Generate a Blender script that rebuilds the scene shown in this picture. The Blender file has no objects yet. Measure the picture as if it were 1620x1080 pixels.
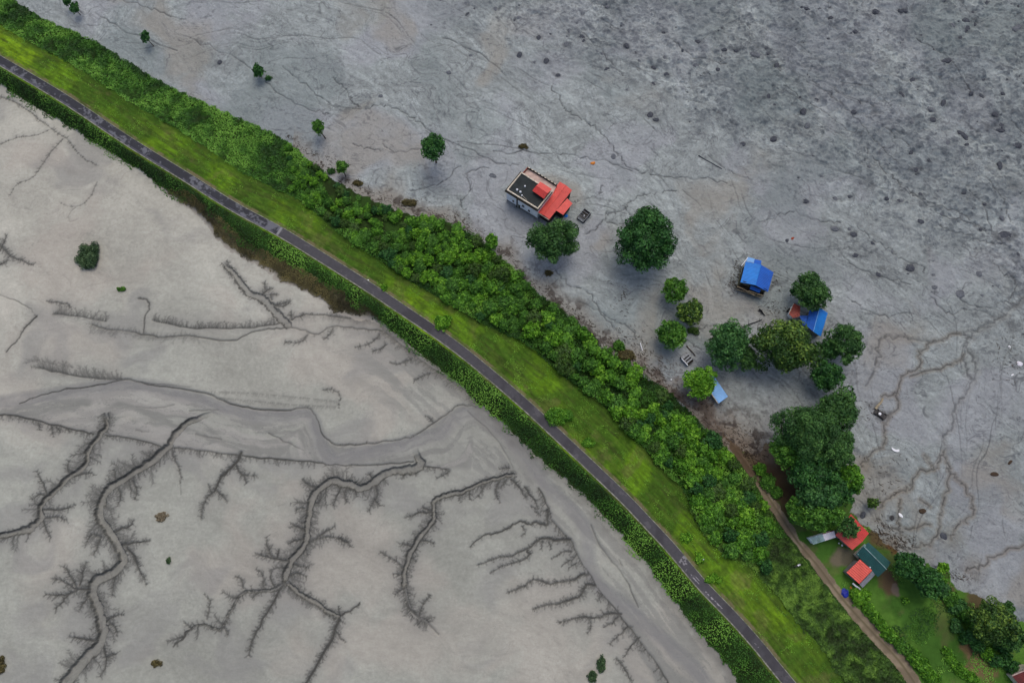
import bpy, math, random
import numpy as np
C = bpy.context.scene.collection
SC = bpy.context.scene
R = math.radians
# ------------------------------------------------------------------ camera, sky, sun, exposure
FPX, HCAM, TH = 1200.0, 195.0, R(13.0)
cam_d = bpy.data.cameras.new("camera")
cam = bpy.data.objects.new("camera", cam_d); C.objects.link(cam)
cam_d.sensor_width = 36.0; cam_d.lens = 36.0*FPX/1620.0
cam_d.clip_start = 1.0; cam_d.clip_end = 20000.0
cam.location = (0, 0, HCAM); cam.rotation_euler = (TH, 0, 0)
SC.camera = cam
SUN_EL, SUN_AZ = R(66), R(15)          # azimuth clockwise from +y (top of the picture)
world = bpy.data.worlds.new("World"); SC.world = world; world.use_nodes = True
wn = world.node_tree.nodes; wl = world.node_tree.links
bg = wn["Background"]; sky = wn.new("ShaderNodeTexSky"); sky.sky_type = 'NISHITA'
sky.sun_disc = False; sky.sun_elevation = SUN_EL; sky.sun_rotation = SUN_AZ
sky.air_density = 0.7; sky.dust_density = 4.0; sky.ozone_density = 1.0
bg.inputs["Strength"].default_value = 0.15
wl.new(sky.outputs["Color"], bg.inputs["Color"])
sd = bpy.data.lights.new("sun", 'SUN'); sd.energy = 0.65; sd.angle = R(38); sd.color = (1.0, 0.96, 0.9)
sun = bpy.data.objects.new("sun", sd); C.objects.link(sun)
sun.rotation_euler = (math.pi/2-SUN_EL, 0, -SUN_AZ + math.pi)
sun.location = (0, 0, 300)
SC.view_settings.view_transform = 'Standard'; SC.view_settings.look = 'None'
SC.view_settings.exposure = 0.15; SC.view_settings.gamma = 1.0
SC.render.engine = 'CYCLES'
SC.cycles.max_bounces = 5

# ------------------------------------------------------------------ coordinates measured on the photograph
ct, st = math.cos(TH), math.sin(TH)
def G(px, py, z=0.0):
    """ground point at height z seen at photo position (px,py)"""
    a = (px-810.0)/FPX; b = (540.0-py)/FPX
    dx, dy, dz = a, st+b*ct, -ct+b*st
    k = (z-HCAM)/dz
    return (dx*k, dy*k)
def GA(pts, z=0.0): return np.array([G(p[0], p[1], z) for p in pts], float)
ZM, ZC = 1.5, 4.2                       # height of the mudflow and of the bank crest
def pairs(s):
    v = [float(t) for t in s.replace(',', ' ').split()]
    return [(v[i], v[i+1]) for i in range(0, len(v), 2)]
def catmull(P, n=5):
    P = np.asarray(P, float); Q = np.vstack([2*P[0]-P[1], P, 2*P[-1]-P[-2]]); out = []
    for i in range(1, len(Q)-2):
        for k in range(n):
            t = k/n
            out.append(0.5*((2*Q[i])+(-Q[i-1]+Q[i+1])*t+(2*Q[i-1]-5*Q[i]+4*Q[i+1]-Q[i+2])*t*t+(-Q[i-1]+3*Q[i]-3*Q[i+1]+Q[i+2])*t**3))
    out.append(Q[-2]); return np.array(out)
ROAD = pairs("0,96 60,131 117,166 207,226 293,279 370,327 442,366 501,402 579,451 640,492 683,521 740,563 820,630 870,676 920,723 985,785 1025,827 1063,868 1111,925 1161,977 1200,1021 1225,1052 1249,1081")
LTOE = pairs("0,135 52,166 145,223 228,275 259,301 301,330 330,362 354,390 411,421 450,448 501,472 527,493 569,503 600,513 644,542 683,573 735,617 753,635 789,664 817,689 848,720 892,756 949,808 985,850 1019,886 1053,935 1089,982 1145,1050 1165,1081")
LHED = pairs("0,135 52,166 145,223 228,275 259,298 311,318 345,345 372,369 411,398 450,417 501,443 553,474 592,500 608,514 644,542 683,573 735,617 753,635 789,664 817,689 848,720 892,756 949,808 985,850 1019,886 1053,935 1089,982 1145,1050 1165,1081")
RGRS = pairs("0,38 39,62 117,104 181,145 259,192 311,223 376,268 430,296 478,320 540,374 592,408 657,451 696,474 760,512 838,548 890,595 941,630 1000,690 1040,735 1080,775 1104,832 1135,865 1176,890 1220,930 1259,982 1298,1021 1324,1062 1336,1081")
RMUD = pairs("20,0 65,29 124,54 194,93 259,132 350,176 420,207 452,224 504,266 543,292 594,320 659,341 711,354 750,374 794,410 833,447 877,484 905,504 936,530 957,556 1001,579 1030,602 1071,631 1098,658 1131,693 1176,731 1202,770 1222,798 1254,853 1288,896 1327,948 1371,998 1415,1048 1440,1081")
TRACK = pairs("1160,706 1176,727 1189,746 1209,776 1229,806 1261,855 1295,896 1334,948 1378,997 1422,1044 1448,1081")
YARD = pairs("1160,706 1195,718 1222,700 1262,672 1330,700 1342,745 1348,800 1344,811 1380,842 1402,862 1425,880 1450,890 1500,905 1512,928 1560,952 1600,980 1640,992 1760,1040 1800,1300 1560,1300 1420,1060 1280,890 1200,770")
wROAD = catmull(GA(ROAD, ZC)); wLTOE = catmull(GA(LTOE, 0)); wLHED = catmull(GA(LHED, .6))
wRGRS = catmull(GA(RGRS, 2.6)); wRMUD = catmull(GA(RMUD, ZM)); wTRACK = catmull(GA(TRACK, ZM+.1)); wYARD = GA(YARD, ZM)
d0 = wROAD[0]-wROAD[6]; d0 /= np.linalg.norm(d0); d1 = wROAD[-1]-wROAD[-9]; d1 /= np.linalg.norm(d1)
def extend(P, a=True, b=True):
    L = []
    if a: L.append(P[0]+d0*4000)
    L.append(P)
    if b: L.append(P[-1]+d1*4000)
    return np.vstack(L)
eROAD, eLTOE, eLHED, eRGRS, eRMUD = [extend(P) for P in (wROAD, wLTOE, wLHED, wRGRS, wRMUD)]
eTRACK = extend(wTRACK, a=False)

# ------------------------------------------------------------------ noise
def mk_table(seed): return np.random.RandomState(seed).rand(256, 256).astype(np.float32)
_T = {}
def vn(x, y, seed=0):
    if seed not in _T: _T[seed] = mk_table(seed)
    T = _T[seed]
    xi = np.floor(x); yi = np.floor(y); fx = (x-xi).astype(np.float32); fy = (y-yi).astype(np.float32)
    fx = fx*fx*(3-2*fx); fy = fy*fy*(3-2*fy)
    xi = xi.astype(np.int64) & 255; yi = yi.astype(np.int64) & 255
    x1 = (xi+1) & 255; y1 = (yi+1) & 255
    a = T[yi, xi]; b = T[yi, x1]; c = T[y1, xi]; d = T[y1, x1]
    return (a+(b-a)*fx)*(1-fy)+(c+(d-c)*fx)*fy
def fbm(x, y, sc, oct=4, seed=0, gain=.5):
    s = 0; amp = 1; tot = 0
    for k in range(oct):
        a_ = 1.1*k+seed*.37; c_, s__ = math.cos(a_), math.sin(a_)
        s = s+amp*vn((x*c_-y*s__)*(2**k)/sc+17.3*k, (x*s__+y*c_)*(2**k)/sc+5.1*k, seed+k); tot += amp; amp *= gain
    return s/tot
def sstep(a, b, x):
    t = np.clip((x-a)/(b-a), 0, 1); return t*t*(3-2*t)
def mixc(a, b, t):
    t = t[..., None] if np.ndim(t) else t
    return a*(1-t)+np.asarray(b, np.float32)*t

# ------------------------------------------------------------------ terrain grid
DX = 0.18
def axis(lo, hi):
    core = np.arange(lo, hi+DX*.5, DX); a = []; s = DX; v = core[-1]
    while v < 5000: s *= 1.35; v += s; a.append(v)
    b = []; s = DX; v = core[0]
    while v > -5000: s *= 1.35; v -= s; b.append(v)
    return np.array(b[::-1]+list(core)+a)
xs = axis(-152, 152); ys = axis(-41, 150)
NX, NY = len(xs), len(ys)
def dist_field(P, X, Y):
    best = np.full(X.shape, 1e18); sd_ = np.zeros(X.shape); sl = np.zeros(X.shape); acc = 0.0
    for i in range(len(P)-1):
        a = P[i]; b = P[i+1]; ab = b-a; L2 = ab@ab; L = math.sqrt(L2)
        if L < 1e-6: continue
        t = np.clip(((X-a[0])*ab[0]+(Y-a[1])*ab[1])/L2, 0, 1)
        ex = X-(a[0]+ab[0]*t); ey = Y-(a[1]+ab[1]*t); dd = ex*ex+ey*ey
        m = dd < best; best[m] = dd[m]
        cr = (ab[0]*(Y-a[1])-ab[1]*(X-a[0]))[m]
        sd_[m] = np.where(cr >= 0, 1, -1)*np.sqrt(dd[m]); sl[m] = (acc+t*L)[m]; acc += L
    return sd_, sl                      # positive = left of travel (upper right in the photograph)
ci = sorted(set(list(range(0, NX, 5))+[NX-1]+[i for i in range(NX) if xs[i] < -152.2 or xs[i] > 152.2]))
cj = sorted(set(list(range(0, NY, 5))+[NY-1]+[j for j in range(NY) if ys[j] < -41.2 or ys[j] > 150.2]))
xc, yc = xs[ci], ys[cj]; Xc, Yc = np.meshgrid(xc, yc)
def up(F):
    A = np.empty((len(yc), NX), np.float32)
    for j in range(len(yc)): A[j] = np.interp(xs, xc, F[j])
    k = np.clip(np.searchsorted(yc, ys)-1, 0, len(yc)-2); t = ((ys-yc[k])/(yc[k+1]-yc[k])).astype(np.float32)[:, None]
    return A[k]*(1-t)+A[k+1]*t
dR_, sR_ = dist_field(eROAD, Xc, Yc)
dR, sR = up(dR_), up(sR_-4000)
dA = up(dist_field(eLTOE, Xc, Yc)[0]); dH = up(dist_field(eLHED, Xc, Yc)[0])
dC = up(dist_field(eRGRS, Xc, Yc)[0]); dD = up(dist_field(eRMUD, Xc, Yc)[0]); dT = up(dist_field(eTRACK, Xc, Yc)[0])
X, Y = np.meshgrid(xs.astype(np.float32), ys.astype(np.float32))
def in_poly(P, X, Y):
    r = np.zeros(X.shape, bool)
    for i in range(len(P)):
        x1, y1 = P[i]; x2, y2 = P[(i+1) % len(P)]
        if y1 == y2: continue
        r ^= ((y1 > Y) != (y2 > Y)) & (X < (x2-x1)*(Y-y1)/(y2-y1)+x1)
    return r
n8 = fbm(X, Y, 8, 4, 11); n2 = fbm(X, Y, 2.0, 3, 31); n05 = fbm(X, Y, .6, 2, 41); n30 = fbm(X, Y, 34, 4, 51)
wob = (n2-.5)*2.2+(n05-.5)*.9
yardm = in_poly(wYARD, X+(n2-.5)*2.5+(n8-.5)*2, Y+(fbm(X, Y, 2.2, 3, 71)-.5)*2.5)
left = (dA+wob*.7+(n8-.5)*2.0) < 0
mudr = (dD+wob*.8 > 0) & ~yardm
bank = ~left & (dD <= 0)
# heights
tl = np.clip((-dR-2.0)/np.maximum((-dR-2.0)+np.maximum(dA, 0)+.01, .1), 0, 1)
zl = ZC*(1-sstep(0, 1, tl))
tr = np.clip((dR-2.0)/np.maximum((dR-2.0)+np.maximum(-dD, 0)+.01, .1), 0, 1)
zr = ZC+(ZM-ZC)*sstep(0, 1, tr)
Z = np.where(dR < 0, zl, zr); Z = np.where(dD > 0, ZM, Z); Z = np.where(dA < 0, 0, Z)
Z = Z+np.where((np.abs(dR) > 2.4) & (dA > 0), (n2-.5)*.12*np.clip((np.abs(dR)-2.4)/2, 0, 1), 0)
# roughness of the mudflow grows to the upper right
p0 = np.array(G(640, 0, ZM)); p1 = np.array(G(1640, 520, ZM)); e = (p1-p0)/np.linalg.norm(p1-p0)
rough = sstep(-10, 26, (e[0]*(Y-p0[1])-e[1]*(X-p0[0]))+(n8-.5)*22)*(dD > 0)
fa = R(-33); U = X*math.cos(fa)+Y*math.sin(fa); V = -X*math.sin(fa)+Y*math.cos(fa)
wx = (fbm(X, Y, 14, 3, 81)-.5)*16; wy = (fbm(X, Y, 14, 3, 91)-.5)*16
flow1 = fbm(U+wx, (V+wy)*2.6, 9, 5, 101, .6)
flow2 = fbm(U*.7+wy, (V+wx)*1.9, 3.2, 4, 121, .6)
lump = fbm(X+wx*.2, Y+wy*.2, 3.6, 4, 141, .55); lump2 = fbm(X, Y, 1.3, 3, 161)
mz = (flow1-.5)*.22+(flow2-.5)*.14+rough*((lump-.5)*.9+(lump2-.5)*1.1)+(n05-.5)*.14*(1+rough)+(fbm(X, Y, 1.1, 2, 167)-.5)*.15
Z = Z+np.where(mudr, np.clip(dD/3, 0, 1)*mz, 0)
silt = fbm(U*.8+wx, V*1.6, 26, 4, 181)
Z = Z+0
Z = Z+np.where(left, np.clip(-dA/4, 0, 1)*((silt-.5)*.35+(n05-.5)*.03), 0)

# ------------------------------------------------------------------ gullies, rills and their feathered side branches
DK = np.zeros((NY, NX), np.float32); CV = np.zeros((NY, NX), np.float32); BED = np.zeros((NY, NX), np.float32); BRN = np.zeros((NY, NX), np.float32); BEDI = np.zeros((NY, NX), np.float32)
rng = random.Random(7)
def stamp(F, a, b, w0, w1, v0, v1, soft=.12, ring=None):
    """raise field F to v inside a tapered stroke a-b (half widths w0,w1 in metres)"""
    pad = max(w0, w1)+soft+.1
    i0 = np.searchsorted(xs, min(a[0], b[0])-pad); i1 = np.searchsorted(xs, max(a[0], b[0])+pad)
    j0 = np.searchsorted(ys, min(a[1], b[1])-pad); j1 = np.searchsorted(ys, max(a[1], b[1])+pad)
    if i1 <= i0 or j1 <= j0: return
    x = xs[i0:i1][None, :]; y = ys[j0:j1][:, None]
    ax, ay = b[0]-a[0], b[1]-a[1]; L2 = ax*ax+ay*ay+1e-9
    t = np.clip(((x-a[0])*ax+(y-a[1])*ay)/L2, 0, 1)
    d = np.hypot(x-a[0]-ax*t, y-a[1]-ay*t); w = w0+(w1-w0)*t
    v = v0+(v1-v0)*t
    if ring: f = np.clip(1-np.abs(d-w)/ring, 0, 1)
    else: f = np.clip((w+soft-d)/soft, 0, 1)
    S = F[j0:j1, i0:i1]; np.maximum(S, (f*v).astype(np.float32), out=S)
def jitter(P, amp, n=3):
    P = catmull(P, n); Q = P.copy()
    for k in range(1, len(P)-1): Q[k] += np.array([rng.gauss(0, amp), rng.gauss(0, amp)])
    return Q
def twig(p, ang, L, w, v, depth):
    """a small branching rill, forking headward"""
    n = max(2, int(L/.55)); q = p; a = ang
    for k in range(n):
        a += rng.gauss(0, .28)
        r = (q[0]+math.cos(a)*L/n, q[1]+math.sin(a)*L/n); f0 = 1-k/n; f1 = 1-(k+1)/n
        stamp(DK, q, r, .012+w*f0*.8, .012+w*f1*.8, min(1, v*(.5+.55*f0)), min(1, v*(.5+.55*f1)), .15)
        if depth > 0:
            for sgn in (-1, 1):
                if rng.random() < .75: twig(r, a+sgn*rng.uniform(.5, 1.0), L*rng.uniform(.2, .5)*(.45+.55*f0), w*.6, v*.8, depth-1)
        q = r
def comb(P, lo, hi, dens, side='B', v=.7, ang=None, big=0.0, sharp=(0.8, 1.35), off=0.0, taper=0.0):
    """side branches along polyline P; lo..hi lengths (m), dens per metre"""
    for i in range(len(P)-1):
        a, b = P[i], P[i+1]; L = float(np.hypot(*(b-a))); n = L*dens*1.3; n = int(n)+(rng.random() < n-int(n))
        base = math.atan2(b[1]-a[1], b[0]-a[0])
        for k in range(n):
            t = rng.random(); p = tuple(a+(b-a)*t)
            for sgn in ((1, -1) if side == 'B' else ((1,) if side == 'L' else (-1,))):
                Lb = (lo+(hi-lo)*rng.random()**2)*(1-taper*i/len(P))
                if big and rng.random() < big: Lb = hi*rng.uniform(1.2, 2.1)
                an = (base+sgn*rng.uniform(*sharp)) if ang is None else ang+rng.gauss(0, .25)
                p_ = (p[0]+math.cos(an)*off, p[1]+math.sin(an)*off)
                twig(p_, an, Lb, .06+.035*Lb, min(1, v*rng.uniform(.7, 1.2)), 1 if Lb > .6 else 0)
                if Lb > 2.3: twig(p, an+rng.gauss(0, .2), Lb*.6, .09, v, 1)
def wide(P, w0, w1, depth, v, bed):
    lo = P.min(0)-3; hi = P.max(0)+3
    i0, i1 = np.searchsorted(xs, [lo[0], hi[0]]); j0, j1 = np.searchsorted(ys, [lo[1], hi[1]])
    x = xs[i0:i1][None, :]+(n2[j0:j1, i0:i1]-.5)*1.2+(n05[j0:j1, i0:i1]-.5)*.6; y = ys[j0:j1][:, None]+(lump[j0:j1, i0:i1]-.5)*1.2+(n05[j0:j1, i0:i1]-.5)*.5; D = np.full(x.shape, 99.0); FD = np.zeros(x.shape); SG = np.zeros(x.shape); n = len(P)-1
    for i in range(n):
        a, b = P[i], P[i+1]; ax, ay = b-a; t = np.clip(((x-a[0])*ax+(y-a[1])*ay)/(ax*ax+ay*ay+1e-9), 0, 1)
        d = np.hypot(x-a[0]-ax*t, y-a[1]-ay*t)-(w0+(w1-w0)*(i+t)/n); m = d < D; D[m] = d[m]; FD[m] = ((i+t)/n)[m]
        SG[m] = ((a[1]-y)*.3+(x-a[0])*-.9)[m]          # left bank painted darker, as its shaded side
    q = n05[j0:j1, i0:i1]; va = np.clip(1-np.abs(D)/(.20+.16*q), 0, 1)*v*(.55+.8*q)*(.75+.45*(SG > 0)); fd = sstep(0, .07, FD); va = np.minimum(va*(.45+1.0*lump[j0:j1, i0:i1])*.9, 1)*fd; np.maximum(BEDI[j0:j1, i0:i1], np.clip((-D-.22)/.2, 0, 1)*fd, out=BEDI[j0:j1, i0:i1])
    np.maximum(DK[j0:j1, i0:i1], va, out=DK[j0:j1, i0:i1]); np.maximum(BED[j0:j1, i0:i1], np.clip(-D/.2, 0, 1)*bed*fd, out=BED[j0:j1, i0:i1])
    np.maximum(CV[j0:j1, i0:i1], np.clip((.1-D)/.4, 0, 1)*depth*fd, out=CV[j0:j1, i0:i1])
def chan(s, w0, w1, depth=.5, v=.7, c=None, edge=True, z=0.0, bed=.5, jit=.12):
    P = jitter(GA(pairs(s), z), jit, 4); n = len(P)-1
    if max(w0, w1) > .3:
        wide(P, w0, w1, depth, v, bed)
    else:
      for i in range(n):
        f0 = i/n; f1 = (i+1)/n; a0 = w0+(w1-w0)*f0; a1 = w0+(w1-w0)*f1
        stamp(CV, P[i], P[i+1], a0, a1, depth*(1-.6*f0), depth*(1-.6*f1), .35)
        ph = .55+.75*float(vn(np.array([i*.23+P[0][0]]), np.array([P[0][1]]), 5)[0]); k_ = rng.uniform(.8, 1.15); ph *= 1-.55*sstep(.5, 1, f0) if w1 < .08 else 1
        stamp(DK, P[i], P[i+1], a0*k_*.8, a1*k_*.8, min(1, v*ph), min(1, v*ph), .16)
    if c: comb(P, *c[:3], **{'taper': .5, **(c[3] if len(c) > 3 else {})})
    return P
# the three largest gullies of the silt plain and their arms: (points, half widths m, ...)
chan("168,650 168,671 156,690 140,710 137,731 111,754 78,783 62,806 64,820 48,834 34,841 0,848 -30,853", .6, .75, 1.1, .9, (.5, 1.9, 4.2, dict(big=.06, off=.5)))
for s in ("74,784 68,765 58,745", "78,783 60,782 50,792", "66,806 95,806 120,798", "66,820 90,818 106,822", "66,822 76,842 80,850", "111,752 106,740 110,728", "116,754 140,748 148,752"):
    chan(s, .2, .06, .3, .75, (.4, 1.6, 2.2))
chan("355,648 311,662 293,669 275,690 264,708 239,729 207,752 179,767 161,788 158,812 161,826 176,849 193,875 187,901 161,914 143,930 153,961 161,987 158,1013 140,1036 119,1059 104,1082 80,1115", .65, 1.35, 1.3, .9)
P2 = jitter(GA(pairs("268,706 239,729 207,752 179,767 161,788 158,812 161,826 176,849 193,875 187,901 161,914 143,930 153,961 161,987 158,1013 140,1036 119,1059 104,1082"), 0), .1, 4)
comb(P2, .5, 2.3, 4.2, big=.06, off=.85)
for s in ("180,842 205,832 212,822", "190,862 215,858 238,854", "200,866 212,880 222,896", "160,850 145,845 135,862", "158,852 152,868 148,878", "143,932 118,930 98,918 80,915", "120,934 95,942 72,940", "118,925 108,905 100,896", "125,925 132,900 136,888", "110,938 98,952 88,962", "143,935 130,955 124,968", "165,984 180,975 195,972", "172,984 182,995 184,1005", "150,1014 130,1010 108,1006", "160,1020 168,1045 158,1070", "165,1040 178,1035 182,1034", "200,752 206,770 214,782", "222,744 232,730 238,716", "186,905 178,925 176,945", "184,765 190,785 186,800", "205,755 215,775 212,790", "180,770 182,752 178,742", "210,880 222,905 232,925"):
    chan(s, .22, .06, .35, .8, (.5, 1.9, 2.4))
chan("381,716 371,734 350,754 340,775 327,786 319,804 318,822", .3, .1, .5, .75, (.5, 1.8, 2.6))
chan("373,736 384,752 407,752", .15, .06, .3, .7, (.5, 1.8, 2.6)); chan("340,775 350,783 360,793", .15, .06, .3, .7, (.5, 1.6, 2.6)); chan("384,750 390,765", .12, .05, .2, .7, (.5, 1.2, 2.6)); chan("334,778 328,765", .12, .05, .2, .7, (.4, 1.2, 2))
chan("271,710 277,729 284,747 285,765", .3, .06, .3, .7, (.3, 1.1, 2)); chan("285,765 286,782", .06, .05, .1, .4)
chan("654,708 664,726 664,739 644,744 607,751 587,767 569,774 550,765 524,761 504,775 491,799 488,820 486,839 479,865 460,888 451,914", 1.0, .75, 1.1, .9)
P4 = jitter(GA(pairs("607,751 587,767 569,774 550,765 524,761 504,775 491,799 488,820 486,839 479,865 460,888 451,914"), 0), .1, 4)
comb(P4, .4, 2.3, 4.2, big=.07, off=.7)
comb(jitter(GA(pairs("664,740 644,745 607,752"), 0), .1, 4), .4, 1.8, 1.6)
for s in ("593,762 596,783 590,795 581,809", "592,790 600,800", "540,767 532,785 526,801", "548,770 545,785 548,795", "501,775 488,766 478,758", "560,772 564,785", "484,862 502,852 525,849 545,855", "500,853 515,840 530,832", "535,851 548,858 553,864", "453,886 427,882 403,875", "430,881 422,865 421,850", "438,882 442,868", "484,839 470,832 460,828", "482,852 468,855 455,860", "490,810 478,803 466,808", "488,830 475,825", "462,890 472,895 488,898", "455,912 470,906 484,912", "452,905 445,895", "490,800 505,792 512,782", "481,866 486,880", "640,747 635,758", "655,742 658,752", "590,760 582,748"):
    chan(s, .2, .06, .35, .8, (.5, 1.8, 2.6))
chan("450,919 434,930 406,935 384,940 363,966 355,987 347,994 321,987 301,994 275,1023", .45, .1, .5, .75, (.5, 2.0, 1.9, dict(big=.04)))
for s in ("327,979 332,953 324,940", "384,930 381,915 371,911", "434,928 428,915 430,900", "418,934 415,918", "352,990 360,1000 358,1008", "406,936 398,948", "300,992 290,982", "420,925 412,905 404,900"): chan(s, .15, .05, .25, .65, (.4, 1.2, 2))
chan("450,919 440,937 421,971 401,1007 393,1036", .3, .12, .45, .75, (.6, 1.9, 2.6))
chan("453,919 468,937 497,953 517,966 536,975", .6, .5, .8, .9, (.7, 1.8, 5.5, dict(off=.4)))
chan("536,975 528,1002 510,1036 484,1082 470,1105", .28, .25, .5, .75, (.7, 1.9, 2.8)); chan("538,974 554,966 569,953", .18, .1, .3, .75, (.3, 1.1, 2.2)); chan("530,998 540,1010 548,1015", .12, .05, .2, .6, (.3, .8, 2))
chan("536,972 536,958", .12, .05, .2, .7, (.3, 1.2, 2.6))
chan("820,752 802,752 771,762 737,775 706,783 688,791 686,806 686,821 665,849 650,873 639,904 639,924", .45, .65, .9, .9)
P5 = jitter(GA(pairs("820,752 802,752 771,762 737,775 706,783 688,791"), 0), .1, 4); comb(P5, .5, 2.2, 2.6, side='L', off=.4); comb(P5, .3, .9, 3.4, side='R', off=.4)
P5 = jitter(GA(pairs("688,791 686,806 686,821 665,849 650,873 639,904 639,924 650,966 678,987"), 0), .1, 4); comb(P5, .4, 2.0, 4, off=.45)
chan("639,924 643,948 650,966 678,987 694,1003", .3, .12, .4, .6)
for s in ("685,810 662,812 639,819", "680,808 668,802", "639,901 628,890 613,880 600,872", "660,854 675,855 688,860", "655,866 645,862 632,860", "663,974 670,953 681,941", "668,980 660,988", "790,762 784,778 791,795", "768,766 756,786", "800,760 792,772", "743,776 743,790", "728,780 726,792", "640,930 625,940", "808,758 822,772 835,790", "830,770 845,790 852,805", "645,880 658,888", "640,910 622,908"):
    chan(s, .16, .06, .3, .75, (.5, 1.5, 2.6))
# the feather gullies draining to the channel below the bank
chan("866,808 866,822 863,831 848,826 837,829 827,824 811,831 788,842 765,847 744,865", .24, .08, .4, .85, (.3, 1.3, 3.0))
chan("902,853 876,853 861,850 848,857 835,868 809,877 778,886 754,894", .25, .07, .4, .85, (.3, 1.3, 3.0))
chan("835,870 837,878 827,886 798,894 775,907", .16, .06, .3, .75, (.3, 1.3, 3.2)); chan("825,832 830,842 824,848", .1, .05, .2, .7, (.3, .9, 2))
chan("931,909 918,909 910,916 871,922 848,917 830,926 801,938", .25, .07, .4, .85, (.4, 1.5, 3.4))
chan("941,926 928,925 920,940 905,948 881,955 861,957 843,964", .25, .07, .4, .85, (.5, 1.7, 3.4))
chan("983,971 962,970 949,977 928,975 907,979 884,987", .2, .07, .3, .8, (.5, 1.6, 3.2)); chan("980,974 968,985 954,992", .15, .06, .3, .75, (.3, 1.2, 2.6)); chan("1000,992 990,994 978,1006 965,1018", .15, .06, .3, .75, (.3, 1.3, 2.6)); chan("930,976 934,990 928,1002", .1, .05, .2, .7, (.3, 1, 2.4))
for s in ("858,855 856,868", "868,857 872,868", "905,872 890,874 872,884", "910,880 898,888 888,896", "912,890 900,898", "846,808 855,815", "840,800 848,806", "945,935 955,944", "950,940 946,950", "1012,1008 1000,1020 985,1040", "975,1040 990,1060 1000,1080", "806,740 790,742"): chan(s, .1, .05, .2, .7, (.3, 1.1, 2.8))
P = chan("852,772 868,803 872,818", .12, .1, .3, .6); comb(P, .5, 2.2, 3, side='R')
P = chan("872,822 893,845 902,853 915,880 932,906 944,928", .12, .12, .3, .6); comb(P, .4, 1.8, 2.6, side='R')
P = chan("946,930 972,962 990,985 1010,1010 1040,1050 1060,1085", .12, .12, .3, .6); comb(P, .4, 1.9, 2.2, side='R')
chan("935,830 950,862 975,895 990,915 1010,960", .1, .1, .2, .55); chan("984,893 979,884", .1, .05, .1, .4); chan("740,650 790,700 812,740", .08, .08, .1, .35)
# banks of the broad dry stream
P = chan("-30,652 0,656 26,657 78,671 130,682 148,687", .14, .14, .3, .85); comb(P, .4, 1.6, 3.2, side='R', sharp=(1.0, 1.7)); 
for s in ("80,673 84,690", "60,668 62,680", "88,675 95,684", "105,678 110,684"): chan(s, .12, .05, .2, .8, (.4, 1.3, 3))
P = chan("166,688 194,692 233,700 259,708", .12, .12, .2, .8); comb(P, .3, 1.2, 3.4, side='R', sharp=(1.0, 1.7))
P = chan("272,708 298,710 363,718 400,723 452,727 504,732", .14, .14, .25, .85); comb(P, .3, 1.6, 3.2, side='R', sharp=(1.0, 1.8))
chan("504,732 530,735 569,735 633,732 654,730", .1, .1, .3, .65, (.2, .5, .8))
P = chan("664,738 690,740 710,742", .12, .1, .2, .7); comb(P, .4, 1.3, 3.4, side='R', sharp=(1.2, 1.8)); chan("712,744 700,752 690,756", .1, .05, .2, .6, (.4, 1.2, 2.6))
chan("197,600 233,607 272,613 324,622 363,638 402,647 452,649 478,645 491,648 501,661 511,687 524,700", .14, .1, .4, .7, (.15, .4, .9, dict(side='L')))
chan("524,700 545,704 581,701 633,695 659,687 685,669 711,651 727,640 753,644", .08, .12, .3, .6, (.2, .7, .8, dict(side='L')))
chan("197,600 156,609 104,616 65,624 30,638", .14, .08, .2, .8, (.2, .8, .7, dict(side='L'))); chan("685,668 678,660 672,658", .08, .05, .1, .6, (.3, .9, 2))
P = GA(pairs("60,581 104,591 156,599 197,600"), 0); comb(catmull(P, 5), .8, 3.2, 3.0, side='L', ang=R(128), v=.6); chan("60,581 104,591 156,599 197,600", .08, .1, .2, .7)
P = GA(pairs("40,575 60,570 80,575 120,582"), 0); comb(catmull(P, 4), .6, 2.2, 2, side='L', ang=R(140), v=.45)
# upper silt plain
P = chan("354,413 367,431 393,462 416,472 437,496 455,512", .55, 1.15, .7, .95); comb(P, .2, .9, 4.2, off=.75)
for s in ("410,468 425,458 432,455", "420,458 417,446", "428,480 448,484 462,474", "430,474 428,466 440,467", "432,484 455,478", "462,506 460,492", "474,500 480,496"): chan(s, .16, .05, .3, .7, (.4, 1.3, 3))
P = chan("73,476 104,480 110,487", .08, .1, .2, .55); comb(P, .3, 1.2, 2, side='B')
P = chan("83,497 117,500 168,508", .1, .1, .2, .65); comb(catmull(P, 1), .6, 2.6, 3.4, side='L', ang=R(72), v=.6); comb(P, .4, 1.2, 3, side='R', ang=R(205), v=.35)
P = chan("145,513 168,520 207,524 228,530 259,533 298,531 363,539 397,526 420,521 437,519 463,518 488,525 507,527 525,516 566,519 605,524", .1, .14, .25, .65); comb(P[:22], .6, 2.3, 3.4, side='R', ang=R(228), v=.4); comb(P[:22], .4, 1.3, 2, side='L', ang=R(80), v=.4); comb(P[-18:], .3, .9, 3, side='R', v=.5)
P = chan("241,506 272,513 324,519 376,519 420,515 442,511", .1, .14, .2, .7); comb(P, .5, 2.0, 4.2, side='L', ang=R(85), v=.65)
P = chan("460,506 476,499 514,498 553,503 592,506", .12, .1, .2, .75); comb(P, .2, .8, 3, side='L'); comb(P, .4, 1.8, 2, side='R', v=.3)
chan("218,472 231,474 236,487 229,500 227,529", .14, .16, .25, .6, (.2, .6, 2)); chan("-5,465 30,478 49,490 58,500", .05, .06, .1, .5); chan("58,500 39,519 28,537 10,557", .14, .08, .2, .75, (.2, .7, 2.2))
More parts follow.
